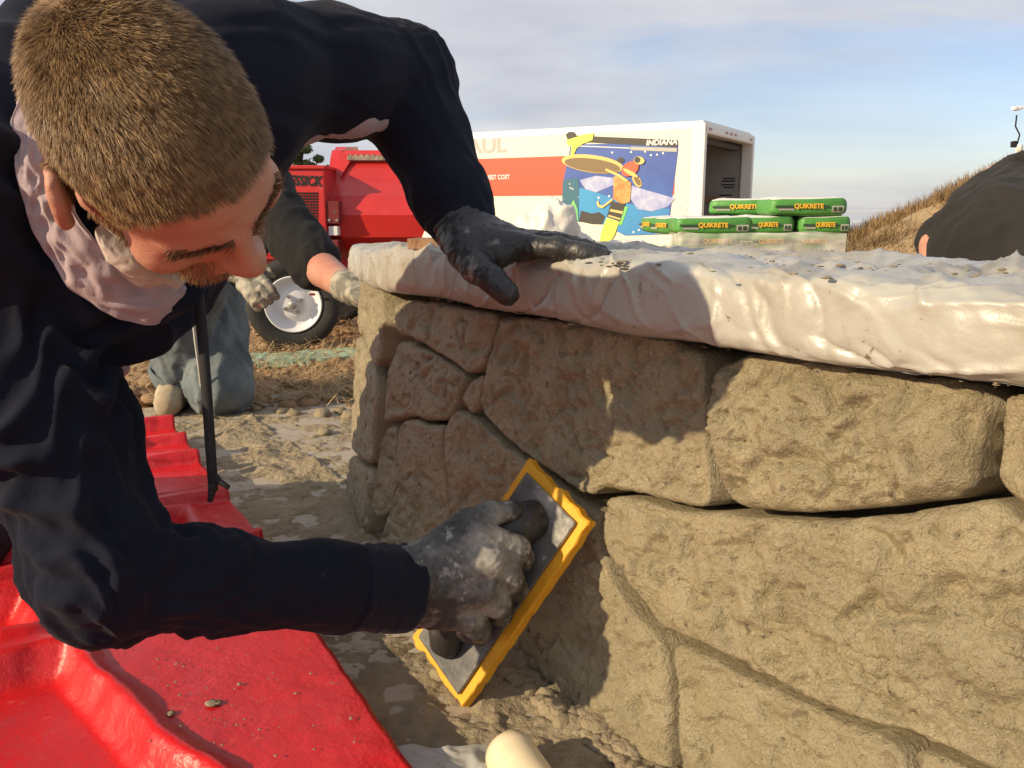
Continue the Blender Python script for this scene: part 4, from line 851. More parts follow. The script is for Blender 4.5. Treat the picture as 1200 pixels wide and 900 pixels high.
def bone_fold(V, bones, folds):
    """cloth folds: rings round each bone. bones: [(a,b)], folds: [(freq per m, amp, skew, seed)]"""
    sw = np.zeros(len(V)); out = np.zeros(len(V))
    for (a, b), fo in zip(bones, folds):
        a = np.array(a); b = np.array(b); ab = b-a; L = np.linalg.norm(ab); ax = ab/L; r = V-a; t = r @ ax; tc = np.clip(t, 0, L); off = r-tc[:, None]*ax; d = np.linalg.norm(off, axis=1)
        e1 = unit(np.cross(ax, [0.3, .2, 1])); e2 = np.cross(ax, e1); th = np.arctan2(off @ e2, off @ e1); fr, am, sk, sd_ = fo
        env = am(tc/L) if callable(am) else am
        q = np.c_[np.cos(th)*.9, np.sin(th)*.9, t*fr*.35]; ph = t*fr+sk*np.sin(th+sd_)+2.2*fbm(q, sd_, 2)
        v = (.5+.5*np.cos(ph*2*math.pi))**1.5*env*(.5+.8*np.clip(noise(q*1.7+9, sd_+3)+.35, 0, 1)) - env*.35
        wg = np.exp(-np.minimum(d, .5)/.028)+1e-30; sw += wg; out += wg*v
    return out/sw
# ---------------------------------------------------------------- materials for people
M_skin = mat('skin', (.52, .285, .20), .46, var=(30, (.45, .21, .145), .35, .65), layers=[(9, (.47, .19, .13), .50, .70), (160, (.40, .20, .14), .62, .72)], bump=[(700, .4, 'n', .0016), (160, .25, 'n', .003)], sub=.15, spec=.4)
M_navy = mat('navy_fleece', (.009, .011, .021), .92, var=(6, (.012, .014, .025), .4, .65), layers=[(55, (.05, .046, .042), .68, .76)], sheen=.04, bump=[(900, .30, 'n', .0016), (60, .25, 'n', .006)], spec=.12)
M_navy2 = mat('navy_cuff_rib', (.011, .013, .024), .9, sheen=.10, layers=[(40, (.05, .045, .04), .68, .78)], bump=[(700, .4, 'n', .002)], spec=.15)
M_mauve = mat('mauve_lining', (.40, .32, .34), .92, var=(25, (.35, .275, .295), .4, .6), sheen=.2, bump=[(600, .35, 'n', .002), (45, .2, 'n', .006)], spec=.2)
M_glove = mat('black_rubber_glove', (.022, .023, .025), .42, var=(18, (.05, .05, .05), .5, .75), layers=[(26, (.30, .285, .26), .60, .72), (120, (.26, .245, .22), .66, .74)], bump=[(110, .22, 'n', .004), (380, .25, 'n', .002)])
M_gloved = mat('mortar_smeared_glove', (.028, .029, .030), .5, var=(16, (.09, .088, .082), .38, .58), layers=[(9, (.46, .44, .39), .45, .66), (60, (.38, .36, .32), .58, .68)], bump=[(110, .25, 'n', .004), (380, .25, 'n', .002)])
M_hair = mat('blond_brown_hair', (.18, .105, .046), .5, var=(120, (.30, .185, .082), .45, .6), spec=.4)
M_scalp = mat('scalp_hair', (.19, .115, .058), .9, var=(200, (.12, .07, .035), .4, .6))
M_beard = mat('blond_stubble', (.24, .145, .07), .6); M_cord = mat('black_cord', (.012, .012, .014), .8, bump=[(600, .6, 'n', .002)])
M_djean = mat('dark_work_trousers', (.022, .026, .040), .9, bump=[(300, .5, 'n', .003)]); M_boot = mat('brown_boot', (.10, .065, .04), .7)
def camv(x, y, z): return RT*x+UP*y-FW*z
# ---------------------------------------------------------------- the worker
HS = .90; HC = at(178, 147, .62); s_, c_ = math.sin(math.radians(-5)), math.cos(math.radians(-5)); fx, fy = .645, -.764
HF = camv(fx*c_, fy*c_, s_); HU = camv(-fx*s_, -fy*s_, c_); HR = np.cross(HF, HU); ro_ = math.radians(20); HR, HU = HR*math.cos(ro_)+HU*math.sin(ro_), HU*math.cos(ro_)-HR*math.sin(ro_); HA = np.array([HR, HF, HU])
hp = lambda x, y, z: HC+(HR*x+HF*y*1.09+HU*z)*HS
SL, SR = at(285, 80, .93), at(-8, 330, .79); NB = at(150, 190, .88); PEL = NB+.52*unit(np.array([-.95, .16, -.12]))
EL, WLf = at(470, 92, 1.15), at(541, 262, 1.09); ER, WR = at(126, 676, .755), at(474, 690, .94)
HipL, HipR = PEL+np.array([.05, .12, -.03]), PEL+np.array([-.05, -.12, -.05]); KR = np.array([-.93, 1.34, .09]); KL = np.array([-1.12, 1.50, .09]); AR = np.array([-1.33, 1.20, .07]); AL = np.array([-1.50, 1.38, .07])
mid = lambda a, b, t: a+(b-a)*t
# hands: (name, points(px,py,d), radii)
def PTS(l): return [at(*q) for q in l]
HANDL = dict(palm=[PTS([(540, 266, 1.085), (600, 279, 1.075)]), PTS([(545, 275, 1.07), (612, 284, 1.05)]), PTS([(546, 284, 1.05), (618, 290, 1.03)]), PTS([(548, 295, 1.04), (585, 300, 1.03)])], pr=[(.028, .015), (.028, .0155), (.026, .0155), (.024, .015)],
  fingers=[(PTS([(618, 290, 1.03), (655, 291, 1.01), (684, 297, 1.0), (708, 301, .995)]), [.0145, .0125, .0112, .0095]), (PTS([(614, 284, 1.055), (655, 285, 1.05), (686, 292, 1.045), (704, 297, 1.04)]), [.0145, .0125, .0112, .0095]),
           (PTS([(606, 280, 1.085), (646, 283, 1.085), (674, 289, 1.085), (690, 293, 1.085)]), [.014, .012, .011, .009]), (PTS([(598, 278, 1.11), (630, 283, 1.115), (652, 288, 1.12), (664, 290, 1.12)]), [.013, .011, .010, .0085]),
           (PTS([(545, 296, 1.04), (558, 313, 1.015), (577, 328, .995), (594, 344, .985)]), [.021, .018, .0155, .0135])])
HANDR = dict(palm=[PTS([(484, 672, .94), (560, 630, .955)]), PTS([(484, 684, .94), (572, 658, .945)]), PTS([(484, 694, .94), (566, 690, .945)]), PTS([(486, 704, .945), (548, 722, .955)]), PTS([(492, 664, .95), (535, 625, .965)])], pr=[(.028, .019), (.030, .020), (.030, .020), (.028, .018), (.022, .015)],
  fingers=[(PTS([(562, 630, .955), (604, 644, .965), (611, 655, .99), (590, 660, 1.005)]), [.019, .0155, .0135, .012]), (PTS([(572, 658, .945), (596, 676, .955), (604, 690, .985), (580, 692, 1.0)]), [.020, .016, .0135, .012]),
           (PTS([(566, 688, .948), (582, 707, .958), (588, 718, .985), (565, 718, 1.0)]), [.019, .015, .013, .0115]), (PTS([(549, 718, .955), (560, 735, .965), (562, 742, .985), (545, 740, 1.0)]), [.017, .0135, .012, .0105]),
           (PTS([(505, 650, .955), (545, 614, .965), (575, 602, .975), (602, 599, .985)]), [.020, .0155, .0135, .0115])])
def hand_sdf(s, H, grow=0.0, k=.007):
    for (a, b), (r0, r1) in zip(H['palm'], H['pr']): s.cap(a, b, r0+grow, r1+grow, .012)
    for pts, rs in H['fingers']: s.chain(pts, [r+grow for r in rs], k)
allp = np.array([SL, SR, PEL, EL, WLf, ER, WR, KR, KL, AR, AL, HC])
bd = SDF(allp.min(0)-.22, allp.max(0)+.24, .0036)
# skull, face
bhe = lambda c, ax, r, k=.02, sub=False: bd.ell(c, ax, np.array(r)*HS*np.array([1, 1.09, 1]), k, sub)
bhc = lambda a, b, r0, r1, k=.02, sub=False: bd.cap(a, b, r0*HS, r1*HS, k, sub)
E3 = HA
bhe(hp(0, -.003, .008), E3, (.077, .094, .086), .01); bhe(hp(0, .040, -.010), E3, (.063, .052, .060), .02); bhe(hp(0, .042, -.062), E3, (.058, .050, .062), .02); bhe(hp(0, .060, -.108), E3, (.036, .034, .028), .02)
for sx in (-1, 1):
    bhc(hp(.056*sx, -.005, -.075), hp(.020*sx, .070, -.112), .020, .020, .02); bhe(hp(.050*sx, .062, -.052), E3, (.023, .022, .022), .02)
    bhc(hp(.012*sx, .088, -.014), hp(.046*sx, .076, -.016), .0105, .009, .012)
    bhe(hp(.031*sx, .093, -.033), E3, (.018, .016, .012), .010, sub=True); bhe(hp(.031*sx, .077, -.033), E3, (.0145, .0125, .012), .004)
    bhe(hp(.014*sx, .097, -.064), E3, (.009, .012, .008), .006)
    # ear: tilted plate, hollow and rim
    ea = np.array([unit(HR*sx*.82-HF*.50+HU*.05), unit(HF*.80+HR*sx*.5-HU*.2), HU]); ec = hp(.088 if sx > 0 else -.079, -.004, -.034)
    bhe(ec, ea, (.0085, .019, .031), .008); bhe(ec+HR*sx*.008+HF*.006, ea, (.007, .010, .018), .006, sub=True)
    rim = [ec+ea[1]*(.017*math.cos(t))+ea[2]*(.029*math.sin(t)) for t in np.linspace(-1.2, 3.6, 12)]; bd.chain(rim, [.0050]*12, .004)
bhc(hp(0, .096, -.024), hp(0, .111, -.056), .0095, .0135, .012); bhe(hp(0, .107, -.060), E3, (.014, .014, .012), .008)
bhc(hp(-.02, .089, -.089), hp(.02, .089, -.089), .0075, .0075, .008); bhc(hp(-.017, .090, -.098), hp(.017, .090, -.098), .0075, .0075, .008); bhc(hp(-.022, .0995, -.0935), hp(.022, .0995, -.0935), .003, .003, .003, sub=True)
bhc(hp(0, -.035, -.05), mid(hp(0, -.035, -.05), NB, .6), .056, .058, .02); bhc(mid(hp(0, -.035, -.05), NB, .5), NB, .057, .062, .03)
# slim torso, limbs and hands under the clothes
bd.cap(NB, SL, .055, .052, .03); bd.cap(NB, SR, .055, .052, .03)
for a, b in ((mid(NB, SL, .55), HipL), (mid(NB, SR, .55), HipR), (NB, PEL)): bd.cap(a, b, .085, .085, .05)
bd.chain([SL, EL, WLf], [.046, .036, .026], .02); bd.chain([SR, ER, WR], [.046, .036, .026], .02)
hand_sdf(bd, HANDL, -.0035, .005); hand_sdf(bd, HANDR, -.0035, .005); bd.cap(WLf, HANDL['palm'][1][0], .024, .024, .01); bd.cap(WR, HANDR['palm'][1][0], .026, .026, .01)
bd.chain([HipR, KR, AR], [.075, .052, .036], .03); bd.chain([HipL, KL, AL], [.075, .052, .036], .03); bd.cap(AR, AR+np.array([-.14, -.02, -.035]), .034, .026, .02); bd.cap(AL, AL+np.array([-.14, -.02, -.035]), .034, .026, .02)
V, F = bd.mesh(); V = smoothV(V, F, 2)
Nn = vnormals(V, F); L_ = (V-HC) @ HA.T/HS/[1, 1.09, 1]; inh = (np.linalg.norm(L_, axis=1) < .17)
V = V+Nn*(inh*.0006*fbm(V*90, 3, 3))[:, None]
rootp = np.array([AR[0], AR[1]+.15, 0.0]); worker = empty('person', rootp, 'bending worker in a dark navy hooded sweatshirt pressing a yellow edged float on the wall', 'person')
mk('body', V, F, M_skin, worker, smooth=True)
BV, BF, BN = V, F, Nn
# hair: scalp shell is a second skin following the skull, strands on top
fc = V[F].mean(1); fl = (fc-HC) @ HA.T/HS/[1, 1.09, 1]; fnm = BN[F].mean(1)
x, y, z = fl.T
hairline = np.where(y > 0, .028+.012*np.clip(np.abs(x)/.05, 0, 1)*(1-np.clip(np.abs(x)/.05, 0, 1))*0 - .055*np.clip((np.abs(x)-.045)/.025, 0, 1)*np.clip((.07-y)/.05, 0, 1), .028)
low = np.interp(y, [-.12, -.05, -.012, .012, .03, .055, .075, .10], [-.085, -.07, -.045, -.055, -.042, .020, .046, .052]) + .004*noise(fl*60, 5)
inh_f = (np.linalg.norm(fl, axis=1) < .135) & (z > low) & (np.abs(x) < .0825)
hs = np.where(inh_f)[0]; hin = np.where(inh_f & (z > low+.010+.004*noise(fl*90, 8)))[0]
hv, inv = np.unique(F[hin], return_inverse=True)
mk('scalp', BV[hv]+BN[hv]*.0018, inv.reshape(-1, 4), M_scalp, worker, smooth=True)
def strands(faces, n, Lf, w, dirf, mt, name, seed, parent):
    r = np.random.default_rng(seed); Q = BV[BF[faces]]; ar = np.linalg.norm(np.cross(Q[:, 2]-Q[:, 0], Q[:, 3]-Q[:, 1]), axis=1); i = r.choice(len(faces), n, p=ar/ar.sum())
    u, v = r.random((2, n)); q = Q[i]; P0 = (q[:, 0]*((1-u)*(1-v))[:, None]+q[:, 1]*(u*(1-v))[:, None]+q[:, 2]*(u*v)[:, None]+q[:, 3]*((1-u)*v)[:, None]); nn = BN[BF[faces[i]]].mean(1); loc = (P0-HC) @ HA.T/HS/[1, 1.09, 1]
    d, L = dirf(loc, nn, r); L = L*Lf
    cl = .26*np.stack([noise(loc*75, 1), noise(loc*75, 2), noise(loc*75, 3)], 1)+.15*np.stack([noise(loc*200, 4), noise(loc*200, 5), noise(loc*200, 6)], 1); d = d+cl+r.normal(0, .12, (n, 3)); d -= nn*np.minimum((d*nn).sum(1)-.18, 0)[:, None]; d /= np.linalg.norm(d, axis=1)[:, None]
    side = np.cross(d, nn+r.normal(0, .3, (n, 3))); side /= np.linalg.norm(side, axis=1)[:, None]+1e-9; side *= (w*r.uniform(.6, 1.2, n))[:, None]
    P1 = P0+d*(L*.55)[:, None]; P2 = P0+d*L[:, None]-nn*(L*.10)[:, None]; P0 = P0-nn*.001
    V = np.stack([P0-side, P0+side, P1+side*.8, P1-side*.8, P2+side*.15, P2-side*.15], 1).reshape(-1, 3); k = np.arange(n)[:, None]*6
    return mk(name, V, np.concatenate([k+[[0, 1, 2, 3]], k+[[3, 2, 4, 5]]]), mt, parent, kind='stuff')
def hdir(loc, nn, r):
    # swirl from the crown forwards and down the sides
    cr = np.array([.008, -.070, .058]); f = loc-cr; f = f/(np.linalg.norm(f, axis=1)[:, None]+.01); w = f @ HA
    d = w*1.0; d -= nn*(d*nn).sum(1)[:, None]; d /= np.linalg.norm(d, axis=1)[:, None]+1e-9
    top = sst(-.03, .05, loc[:, 2]); L = (.0042+.0062*top)*r.uniform(.45, 1.35, len(loc)); return d*1.0+nn*(.55+.15*top)[:, None], L
fz = np.where((np.linalg.norm(fl, axis=1) < .135) & (z > low-.007) & ~inh_f & (np.abs(x) < .08))[0]; strands(fz, 2600, .8, .0003, hdir, M_hair, 'hairline', 14, worker)
strands(hs, 125000, 1.0, .00023, hdir, M_hair, 'hair', 4, worker)
bs = np.where((np.linalg.norm(fl, axis=1) < .16) & (((z < -.072) & (y > .0)) | ((z < -.04) & (np.abs(x) > .052) & (np.abs(x) < .070) & (y > .0) & (y < .05))) & (y < .12) & ~((np.abs(x) < .021) & (np.abs(z+.0935) < .010)) & ~((np.abs(x) < .02) & (z > -.078)))[0]
strands(bs, 5200, 1.0, .00035, lambda loc, nn, r: (nn*.6+HF*.15-HU*.9, r.uniform(.005, .011, len(loc))), M_beard, 'beard', 6, worker)
for sx in (-1, 1):
    eb = np.where((np.abs(x-.031*sx) < .024) & (z > -.022+.0) & (z < -.009) & (y > .06))[0]
    if len(eb): strands(eb, 420, 1.0, .0004, lambda loc, nn, r, sx=sx: (nn*.35+HR*sx*.9+HU*.15, r.uniform(.006, .010, len(loc))), M_scalp, 'eyebrow', 8, worker)
# hoodie
hd = SDF(np.minimum(allp.min(0), PEL)-.26, allp.max(0)+.2, .0042)
hd.cap(NB, SL, .088, .074, .04); hd.cap(NB, SR, .088, .070, .04)
for a, b in ((mid(NB, SL, .60), HipL), (mid(NB, SR, .60), HipR)): hd.cap(a, b, .105, .125, .06)
ch = at(150, 300, .90); hd.cap(ch, mid(ch, PEL, .7)+np.array([0, 0, -.06]), .085, .10, .06); hd.cap(at(200, 300, .93), ch, .05, .06, .05)
hd.chain([SL, mid(SL, EL, .5), EL], [.074, .075, .071], .03); hd.chain([EL, mid(EL, WLf, .45), mid(EL, WLf, .80), mid(EL, WLf, .98)], [.066, .054, .046, .043], .03)
hd.chain([SR, mid(SR, ER, .5), ER], [.072, .065, .054], .03); hd.chain([ER, mid(ER, WR, .3), mid(ER, WR, .7), mid(ER, WR, .97)], [.051, .044, .0415, .0415], .03)
hd.chain(PTS([(112, 322, .755), (165, 340, .765), (222, 335, .80)]), [.02, .022, .02], .02)  # hidden fill behind the lining, added to stop sun leaking onto the wall
hood = PTS([(60, 20, .86), (20, 80, .80), (2, 150, .75), (8, 230, .735), (40, 310, .745), (92, 362, .765), (160, 388, .80), (225, 350, .86)])
hd.chain(hood, [.035, .035, .030, .024, .022, .022, .022, .02], .02)
hd.chain(PTS([(-30, 110, .74), (-30, 190, .705), (-26, 275, .70), (14, 335, .735)]), [.034, .036, .036, .03], .02)  # extra hood bulk, mostly out of frame, added to block sun from the wall
for a, b in zip(hood[:4], [SR, SR, SR, SR]): hd.cap(mid(a, b, .15), mid(a, b, .5), .03, .04, .04)
V, F = hd.mesh(); V = smoothV(V, F, 3); Nn = vnormals(V, F)
bones = [(SL, EL), (EL, WLf), (SR, ER), (ER, WR), (NB, PEL)]
fo = bone_fold(V, bones, [(8, lambda t: .003+.006*sst(.6, 1, t), .8, 3), (13, lambda t: .003+.007*sst(.55, 0, t), .9, 7), (13, lambda t: .017+.008*sst(.3, .9, t), .5, 12), (18, lambda t: .0035+.010*sst(.5, .1, t), 1.0, 15), (7, .004, .6, 21)])
fo = fo+.0022*fbm(V*16, 5, 2)
def nearp(p, r): return np.exp(-((V-p)**2).sum(1)/r**2)
V = smoothV(V+Nn*fo[:, None], F, 3, .5)
# open the sleeve ends: trim what lies past the cuffs
def past(p, a, b, lim): ax = unit(b-a); return ((p-a) @ ax > lim*np.linalg.norm(b-a)) & (np.linalg.norm(p-b, axis=1) < .09)
drop = past(V, EL, WLf, 1.0)*0
mk('hoodie', V, F, M_navy, worker, smooth=True)
# cuffs: ribbed bands round the wrists
def cuff(a, b, t0, t1, r0, r1, nm, rr=1.0):
    ax = unit(b-a); e1 = unit(np.cross(ax, [.1, .2, 1])); e2 = np.cross(ax, e1); L = np.linalg.norm(b-a); V = []; nt, na = 22, 64
    prof = [(t0, r0*.90), (t0+.002, r0*1.02)]+[(t0+(t1-t0)*i/12, r0+(r1-r0)*i/12) for i in range(1, 13)]+[(t1+.004, r1*.97), (t1+.003, r1*.88), (t1-.05, r1*.80)]
    for t, r in prof:
        for k in range(na):
            th = 2*math.pi*k/na; rr_ = r*(1+.05*math.sin(th*2+1)+.012*math.sin(9*th))+.0016*math.sin(t*L*420+2*math.sin(th)); V.append(a+ax*t*L+rr_*(math.cos(th)*e1+math.sin(th)*e2))
    V = np.array(V); V += .002*np.stack([noise(V*40, 1), noise(V*40, 2), noise(V*40, 3)], 1); mk(nm, V, gridfaces(len(prof), na, True), M_navy2, worker, smooth=True)
cuff(ER, WR, .78, 1.0, .0450, .0485, 'cuff'); cuff(EL, WLf, .76, 1.0, .0465, .0435, 'cuff')
# lining, visible round the neck, and the pale underarm panels
def strip(o_, i_, nm, m, th=.004, n=90, mfold=7, amp=.006):
    def rs(P, n):
        P = np.array(P); d = np.r_[0, np.cumsum(np.linalg.norm(np.diff(P, axis=0), axis=1))]; t = np.linspace(0, d[-1], n); Q = np.stack([np.interp(t, d, P[:, k]) for k in range(3)], 1)
        for _ in range(6): Q[1:-1] = .5*Q[1:-1]+.25*(Q[:-2]+Q[2:])
        return Q
    A_, B_ = rs(o_, n), rs(i_, n); nv = 26; V = []
    for i in range(n):
        for j in range(nv):
            w = j/(nv-1); V.append(A_[i]*(1-w)+B_[i]*w)
    V = np.array(V); F = gridfaces(n, nv); N_ = vnormals(V, F); N_ = np.where(((N_ @ FW) > 0)[:, None], -N_, N_)
    ii = np.repeat(np.arange(n), nv)/n; jj = np.tile(np.arange(nv), n)/(nv-1); q = np.c_[ii*mfold, jj*1.6, 0*ii]
    V = V+N_*(amp*(fbm(q, 5, 3)+.8*ridged(q*1.3+noise(q*2)[:, None]*.3, 9, 2)-.5)+.008*np.sin(jj*math.pi))[:, None]
    V2 = np.vstack([V, V-N_*th]); k = n*nv; I = np.arange(k).reshape(n, nv); rim = np.concatenate([I[:, 0], I[-1, 1:], I[-2::-1, -1], I[0, -2:0:-1]])
    return mk(nm, V2, np.vstack([F, F[:, ::-1]+k, np.stack([rim, np.roll(rim, -1), np.roll(rim, -1)+k, rim+k], 1)]), m, worker, smooth=True)
strip(PTS([(28, 92, .735), (14, 140, .700), (18, 205, .692), (40, 275, .698), (82, 340, .713), (135, 374, .732), (182, 382, .75), (224, 318, .80)]),
      PTS([(70, 110, .77), (62, 160, .705), (78, 225, .70), (98, 264, .695), (118, 286, .70), (150, 304, .715), (190, 320, .74), (222, 312, .79)]), 'hood_lining', M_mauve)
strip(PTS([(112, 280, .700), (125, 310, .705), (160, 336, .72), (205, 342, .755)]), PTS([(120, 262, .70), (140, 280, .70), (170, 296, .705), (215, 318, .77)]), 'shirt_collar', mat('pale_shirt', (.50, .43, .38), .9, bump=[(300, .3, 'n', .002)]), amp=.0012, mfold=4)
up_ = SDF(at(300, 180, 1.2)-.25, at(480, 90, .9)+.25, .004); up_.chain(PTS([(285, 140, .98), (345, 143, 1.0), (420, 138, 1.04), (460, 132, 1.09)]), [.028, .020, .017, .016], .02)
V, F = up_.mesh(); V = smoothV(V, F, 2); V += vnormals(V, F)*(.004*ridged(V*20, 4, 2))[:, None]; mk('underarm_panel', V, F, M_mauve, worker, smooth=True)
pn = SDF(at(100, 470, .9)-.15, at(180, 360, .7)+.15, .004); pn.chain(PTS([(132, 395, .86), (138, 430, .86)]), [.022, .012], .02); V, F = pn.mesh(); mk('underarm_panel', V, F, M_mauve, worker, smooth=True)
# drawstring
cp = PTS([(228, 318, .80), (233, 345, .795), (238, 400, .79), (243, 470, .785), (247, 530, .785), (250, 575, .785)]); dsn = MB().tube(cp, [.0044, .0046, .0048, .0048, .0047, .0044], 10, ell=.9)
dsn.tube(PTS([(250, 565, .785), (248, 578, .785), (246, 588, .785)]), [.005, .0035, .0025], 8).tube(PTS([(252, 560, .785), (258, 565, .783), (268, 571, .78)]), [.0045, .003, .0022], 8); dsn.obj('drawstring', M_cord, worker, smooth=True)
# gloves
def glove(H, W_, a, m, lo_pad, nm, seed):
    pts = np.vstack([np.vstack([np.array(p) for p, _ in H['fingers']]), W_[None]]); g = SDF(pts.min(0)-.06, pts.max(0)+.06, .0019); hand_sdf(g, H, 0, .006)
    ax = unit(W_-a)
    g.cap(W_-ax*.035, mid(W_, H['palm'][1][0], .8), lo_pad, lo_pad*.93, .015)
    V, F = g.mesh(); V = smoothV(V, F, 1); N_ = vnormals(V, F); dW = np.linalg.norm(V-W_, axis=1)
    wr = (np.maximum(ridged(V*np.array([70, 70, 70])+.4*noise(V*40)[:, None], seed, 2)-.55, 0)*.0014 + .0008*fbm(V*45, seed+4, 3)) + sst(.07, .02, dW)*.0018*np.sin((V-W_) @ ax*430+3*noise(V*25, 6))
    V = V+N_*wr[:, None]; return mk(nm, V, F, m, worker, smooth=True)
glove(HANDL, WLf, EL, M_glove, .036, 'glove', 3); gr_ = glove(HANDR, WR, ER, M_gloved, .037, 'glove', 9); gr_['label'] = 'black glove smeared with pale mortar'
# trousers and boots (mostly outside the frame)
tg = SDF(allp.min(0)-.25, np.maximum(PEL, KL)+.25, .008); tg.chain([HipR, KR, AR+[0, 0, .05]], [.115, .085, .065], .04); tg.chain([HipL, KL, AL+[0, 0, .05]], [.115, .085, .065], .04); tg.cap(HipL, HipR, .12, .12, .05)
V, F = tg.mesh(); V = V+vnormals(V, F)*(.006*ridged(V*13, 3, 2))[:, None]; mk('trousers', V, F, M_djean, worker, smooth=True)
for a in (AR, AL):
    b = SDF(a-.28, a+np.array([.16, .16, .16]), .006); b.cap(a+[.05, 0, .01], a+[0, 0, -.005], .05, .052, .02).cap(a+[.0, .0, -.02], a+[-.14, -.02, -.025], .048, .042, .02); V, F = b.mesh(); V[:, 2] = np.maximum(V[:, 2], .003); mk('boot', V, F, M_boot, worker, smooth=True)
# ---------------------------------------------------------------- grout float
M_yel = mat('yellow_foam_pad', (.80, .40, .018), .6, var=(30, (.72, .33, .015), .4, .65), layers=[(45, (.40, .34, .26), .66, .76)], bump=[(160, .4, 'n', .004)])
M_plate = mat('grey_float_plate', (.075, .075, .078), .42, var=(9, (.20, .195, .18), .40, .62), layers=[(11, (.46, .43, .38), .55, .68), (70, (.42, .40, .36), .65, .72)], bump=[(80, .3, 'n', .004)])
M_handle = mat('black_handle', (.035, .034, .032), .55, layers=[(18, (.16, .145, .12), .52, .68), (70, (.30, .28, .25), .68, .74)], bump=[(120, .3, 'n', .004)])
fc_ = CAMP+1.14*(np.array([-.016, .85, .208])-CAMP); rv = np.array([3.261, .652, 1.843]); fR = np.array(Matrix.Rotation(np.linalg.norm(rv), 3, Vector(rv)))
fU, fV_, fN = fR[:, 0], fR[:, 1], -fR[:, 2]; fV_ = np.cross(fN, fU); FL, FWd = .25*1.14, .108*1.14
flt = empty('grout_float', fc_, 'grey masonry float with a ragged yellow pad held flat near the wall', 'float'); WL[flt.name] = fc_
def fpt(u, v, n): return fc_+fU*u+fV_*v+fN*n
def slab(hl, hw, n0, n1, wob, m, nm, seed, bev=.002, nn=150):
    per = []
    for k in range(nn):
        t = k/nn*4; sd_ = int(t); w = t-sd_; cs = [(-hl, -hw), (hl, -hw), (hl, hw), (-hl, hw)]; a, b = cs[sd_], cs[(sd_+1) % 4]; per.append((a[0]+(b[0]-a[0])*w, a[1]+(b[1]-a[1])*w))
    per = np.array(per); c3 = np.c_[per*60, np.zeros(nn)]; per = per*(1+wob*(fbm(c3, seed, 3)*.7+.5*np.minimum(noise(c3*.8, seed+5), 0)))[:, None]*np.array([1, 1])
    rings = [(.96, n0), (1.0, n0+bev), (1.0, n1-bev), (.985, n1)]; V = [fpt(*(per[k]*s), n) for s, n in rings for k in range(nn)]
    F = [(i*nn+j, i*nn+(j+1) % nn, (i+1)*nn+(j+1) % nn, (i+1)*nn+j) for i in range(3) for j in range(nn)]+[tuple(range(nn))[::-1], tuple(range(3*nn, 4*nn))]
    return mk(nm, V, F, m, flt)
slab(FL/2, FWd/2, -.012, .004, .045, M_yel, 'pad', 3); slab(FL/2-.012, FWd/2-.0125, .0045, .010, .004, M_plate, 'plate', 8, .0012)
hpth = [fpt(u, .0, n) for u, n in [(-.098, .008), (-.092, .022), (-.075, .036), (-.04, .044), (0, .046), (.04, .044), (.070, .040), (.090, .027), (.097, .008)]]
MB().tube(hpth, [.018, .020, .0205, .020, .020, .0215, .0245, .0255, .024], 20).obj('handle', M_handle, flt, smooth=True)
# ---------------------------------------------------------------- kneeling man behind, by the mixer
M_tee = mat('black_tee', (.006, .0055, .006), .95, var=(20, (.010, .0095, .0095), .5, .7), bump=[(300, .3, 'n', .003), (25, .3, 'n', .01)])
M_jean = mat('faded_jeans', (.105, .13, .145), .9, var=(9, (.175, .205, .22), .42, .62), layers=[(22, (.075, .10, .115), .56, .7)], bump=[(300, .4, 'n', .003), (20, .5, 'n', .012)])
M_wglove = mat('mortar_caked_glove', (.16, .15, .12), .8, var=(30, (.40, .37, .29), .45, .6), layers=[(50, (.05, .05, .045), .6, .7)], bump=[(60, .6, 'n', .01)])
M_shoe = mat('pale_work_shoe', (.46, .40, .30), .8, var=(20, (.34, .27, .18), .4, .6)); M_seam = mat('pale_seam', (.42, .42, .38), .8)
def garment(pieces, h, nm, m, parent, fold=.006, fq=16, seed=3, k=.03, vz=.6):
    P_ = np.vstack([np.vstack([np.array(p) for p in c[0]]) for c in pieces]); g = SDF(P_.min(0)-.22, P_.max(0)+.22, h)
    for pts, rs in pieces: g.chain([np.array(p) for p in pts], rs, k)
    V, F = g.mesh(); V = smoothV(V, F, 2); V = V+vnormals(V, F)*(fold*(ridged(V*np.array([fq, fq, fq*vz])+.5*noise(V*fq*.5)[:, None], seed, 2)-.5)+fold*.6*fbm(V*fq*.6, seed+2, 2))[:, None]
    return mk(nm, V, F, m, parent, smooth=True)
kL, aL = at(222, 338, 2.42), at(206, 466, 2.60); hipC = at(236, 312, 2.75); kR, aR = at(259, 452, 2.52), at(238, 462, 2.85)
aL[2] = .09; kR[2] = .085; aR[2] = .08
neck2, sR2, sL2 = at(280, 215, 2.40), at(310, 236, 2.30), at(238, 232, 2.50); e2_, w2 = at(372, 312, 2.16), at(414, 341, 1.96); eL2, wL2 = at(250, 305, 2.30), at(288, 318, 2.22); h2 = at(268, 185, 2.33)
man = empty('person', (hipC[0], hipC[1], 0), 'kneeling man in a black tee and faded jeans reaching to the end of the wall', 'person')
def simple_hand(sp_, w, k, spread, L=.085, curl=-.03, sc=1.0):
    w = np.array(w); d = unit(k-w); s = unit(np.cross(d, spread)); up = np.cross(s, d); out = [([w, w+d*.05], [.024, .028])]
    for i, o in enumerate((-.027, -.009, .009, .027)):
        a = w+d*.05+s*o; b = a+d*(.05+.005*(i in (1, 2)))+up*0; c = b+d*(.03)+spread*curl; e = c+d*.015+spread*curl*.8; out.append(([w+s*o*.5, a, b, c, e], [.018, .014, .0115, .0105, .009]))
    out.append(([w+d*.01, w+d*.03-s*.045+spread*curl*.3, w+d*.06-s*.052+spread*curl], [.018, .0125, .010])); return out
